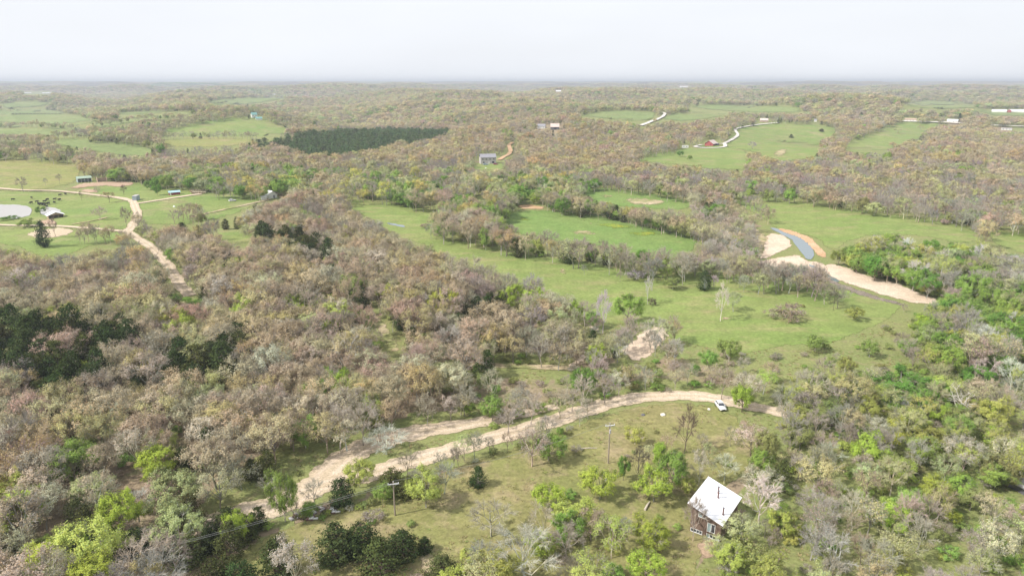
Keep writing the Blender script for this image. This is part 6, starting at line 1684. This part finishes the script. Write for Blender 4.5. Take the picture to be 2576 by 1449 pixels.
for i, (x, y, w) in enumerate(CW):
    p = at(x * 0.0948, 480.9 + y * 0.0948 + 1.0)
    o = link('cow', cm_); o.location = (p[0], p[1], p[2] + 0.12); o.rotation_euler = (0, 0, (i * 2.1 + 0.4) % 6.28); o.scale = (1.05 + 0.1 * (i % 3),) * 3
    tag(o, 'black cow ' + w, 'cow', 'black cattle grazing by the ponds')
def rock(u, v, s, label, mat=M_ROCK, flat=0.6, seed=0, name='rock', cat='rock'):
    bm = bmesh.new(); bmesh.ops.create_icosphere(bm, subdivisions=2, radius=s)
    r = random.Random(seed + 3)
    for q in bm.verts:
        k = r.uniform(0.72, 1.2); q.co = Vector((q.co.x * k, q.co.y * k * 0.8, max(q.co.z * k * flat, -0.1 * s)))
    me = bpy.data.meshes.new(name); bm.to_mesh(me); bm.free(); me.materials.append(mat)
    o = link(name, me); p = at(u, v); o.location = (p[0], p[1], p[2]); o.rotation_euler = (0, 0, seed * 1.3)
    tag(o, label, cat)
rock(1783, 1030, 0.5, 'pale boulder on the grass beside the white car', seed=1)
rock(1668, 1044, 0.7, 'pale flat boulder under the gravel road bend', seed=2)
rock(1618, 1044, 0.6, 'dark boulder west of the pale flat one', M_DARKWALL, seed=3)
rock(438, 521, 1.1, 'white block on the pasture beside the junction', M_WHITE, 0.8, 4, 'salt_block', 'block')
rock(1222, 424, 0.9, 'round white tank below the long grey house', M_WHITE, 1.0, 6, 'water_tank', 'tank')
def logp(u0, v0, u1, v1, r, label):
    a, b = at(u0, v0), at(u1, v1)
    m = MB(); mid = (a + b) / 2 + np.array([0.05, 0.1, r * 1.4])
    m.tube(a + np.array([0, 0, r]), mid, r, r * 0.85, 8); m.tube(mid, b + np.array([0, 0, r]), r * 0.85, r * 0.5, 8)
    tag(m.build('fallen_log', M_LOG), label, 'log')
logp(1622, 1284, 1634, 1264, 0.22, 'bleached log on the lawn below the round lime tree')
logp(1462, 1129, 1502, 1128, 0.12, 'thin white pole lying on the upper lawn')
logp(1432, 889, 1478, 876, 0.3, 'pale drift log lying across the creek bed')
logp(2190, 675, 2222, 683, 0.3, 'drift log at the top of the long gravel bar')
def junk(u, v, label):
    p = at(u, v); r = random.Random(9); t = thing('junk_pile', tuple(p)); tag(t, label, 'junk pile')
    for k in range(12):
        m = MB(); m.box((r.uniform(-2.4, 2.4), r.uniform(-0.8, 0.8), 0.15 + r.uniform(0, 0.3)), (r.uniform(0.4, 1.6), r.uniform(0.2, 0.6), r.uniform(0.08, 0.3)), 0, r.uniform(0, 3))
        m.build('board', r.choice([M_BOARDS, M_BOARDS, M_WHITE, M_GREYTIN, M_RUST]), t)
junk(815, 1286, 'heap of broken boards and white scrap in the hedge below the road')
junk(758, 1303, 'dark heap of old boards at the lower end of the hedge')
# the dead white tree of the scrub
def dead_tree(u, v, h, label):
    p = at(u, v); t = thing('dead_tree', tuple(p), 0.4); tag(t, label, 'tree')
    wood, fine, _ = broadleaf(901, h, 3.4, 0.62, 0.36, 8, 3, 2, 0, 0.2, 0.36, 0.05, -0.2, 0.5, wigg=2.6)
    v_, t_ = wood[0]
    v2, t2 = join(wood[1:] + fine)
    tri = tri_mesh('dead_trunk', v_, t_, [M_DEADWOOD]); link('trunk', tri, t)
    link('branches', tri_mesh('dead_branches', v2, t2, [M_DEADWOOD]), t)
dead_tree(2408, 1066, 9.5, 'dead white tree with bare antler-like limbs in the scrub')

# ------------------------------------------------------------------ air
M_HAZE, n_, l_ = new_mat('haze')
pvn = n_.new('ShaderNodeVolumePrincipled')
pvn.inputs['Color'].default_value = (0.70, 0.755, 0.84, 1)
pvn.inputs['Density'].default_value = 0.000145
pvn.inputs['Anisotropy'].default_value = 0.1
ho = n_.new('ShaderNodeOutputMaterial'); l_.new(pvn.outputs[0], ho.inputs['Volume'])
hb = MB(); hb.box((0, 9000, 12), (64000, 36000, 196))
tag(hb.build('haze', M_HAZE), None, None, None, 'stuff')
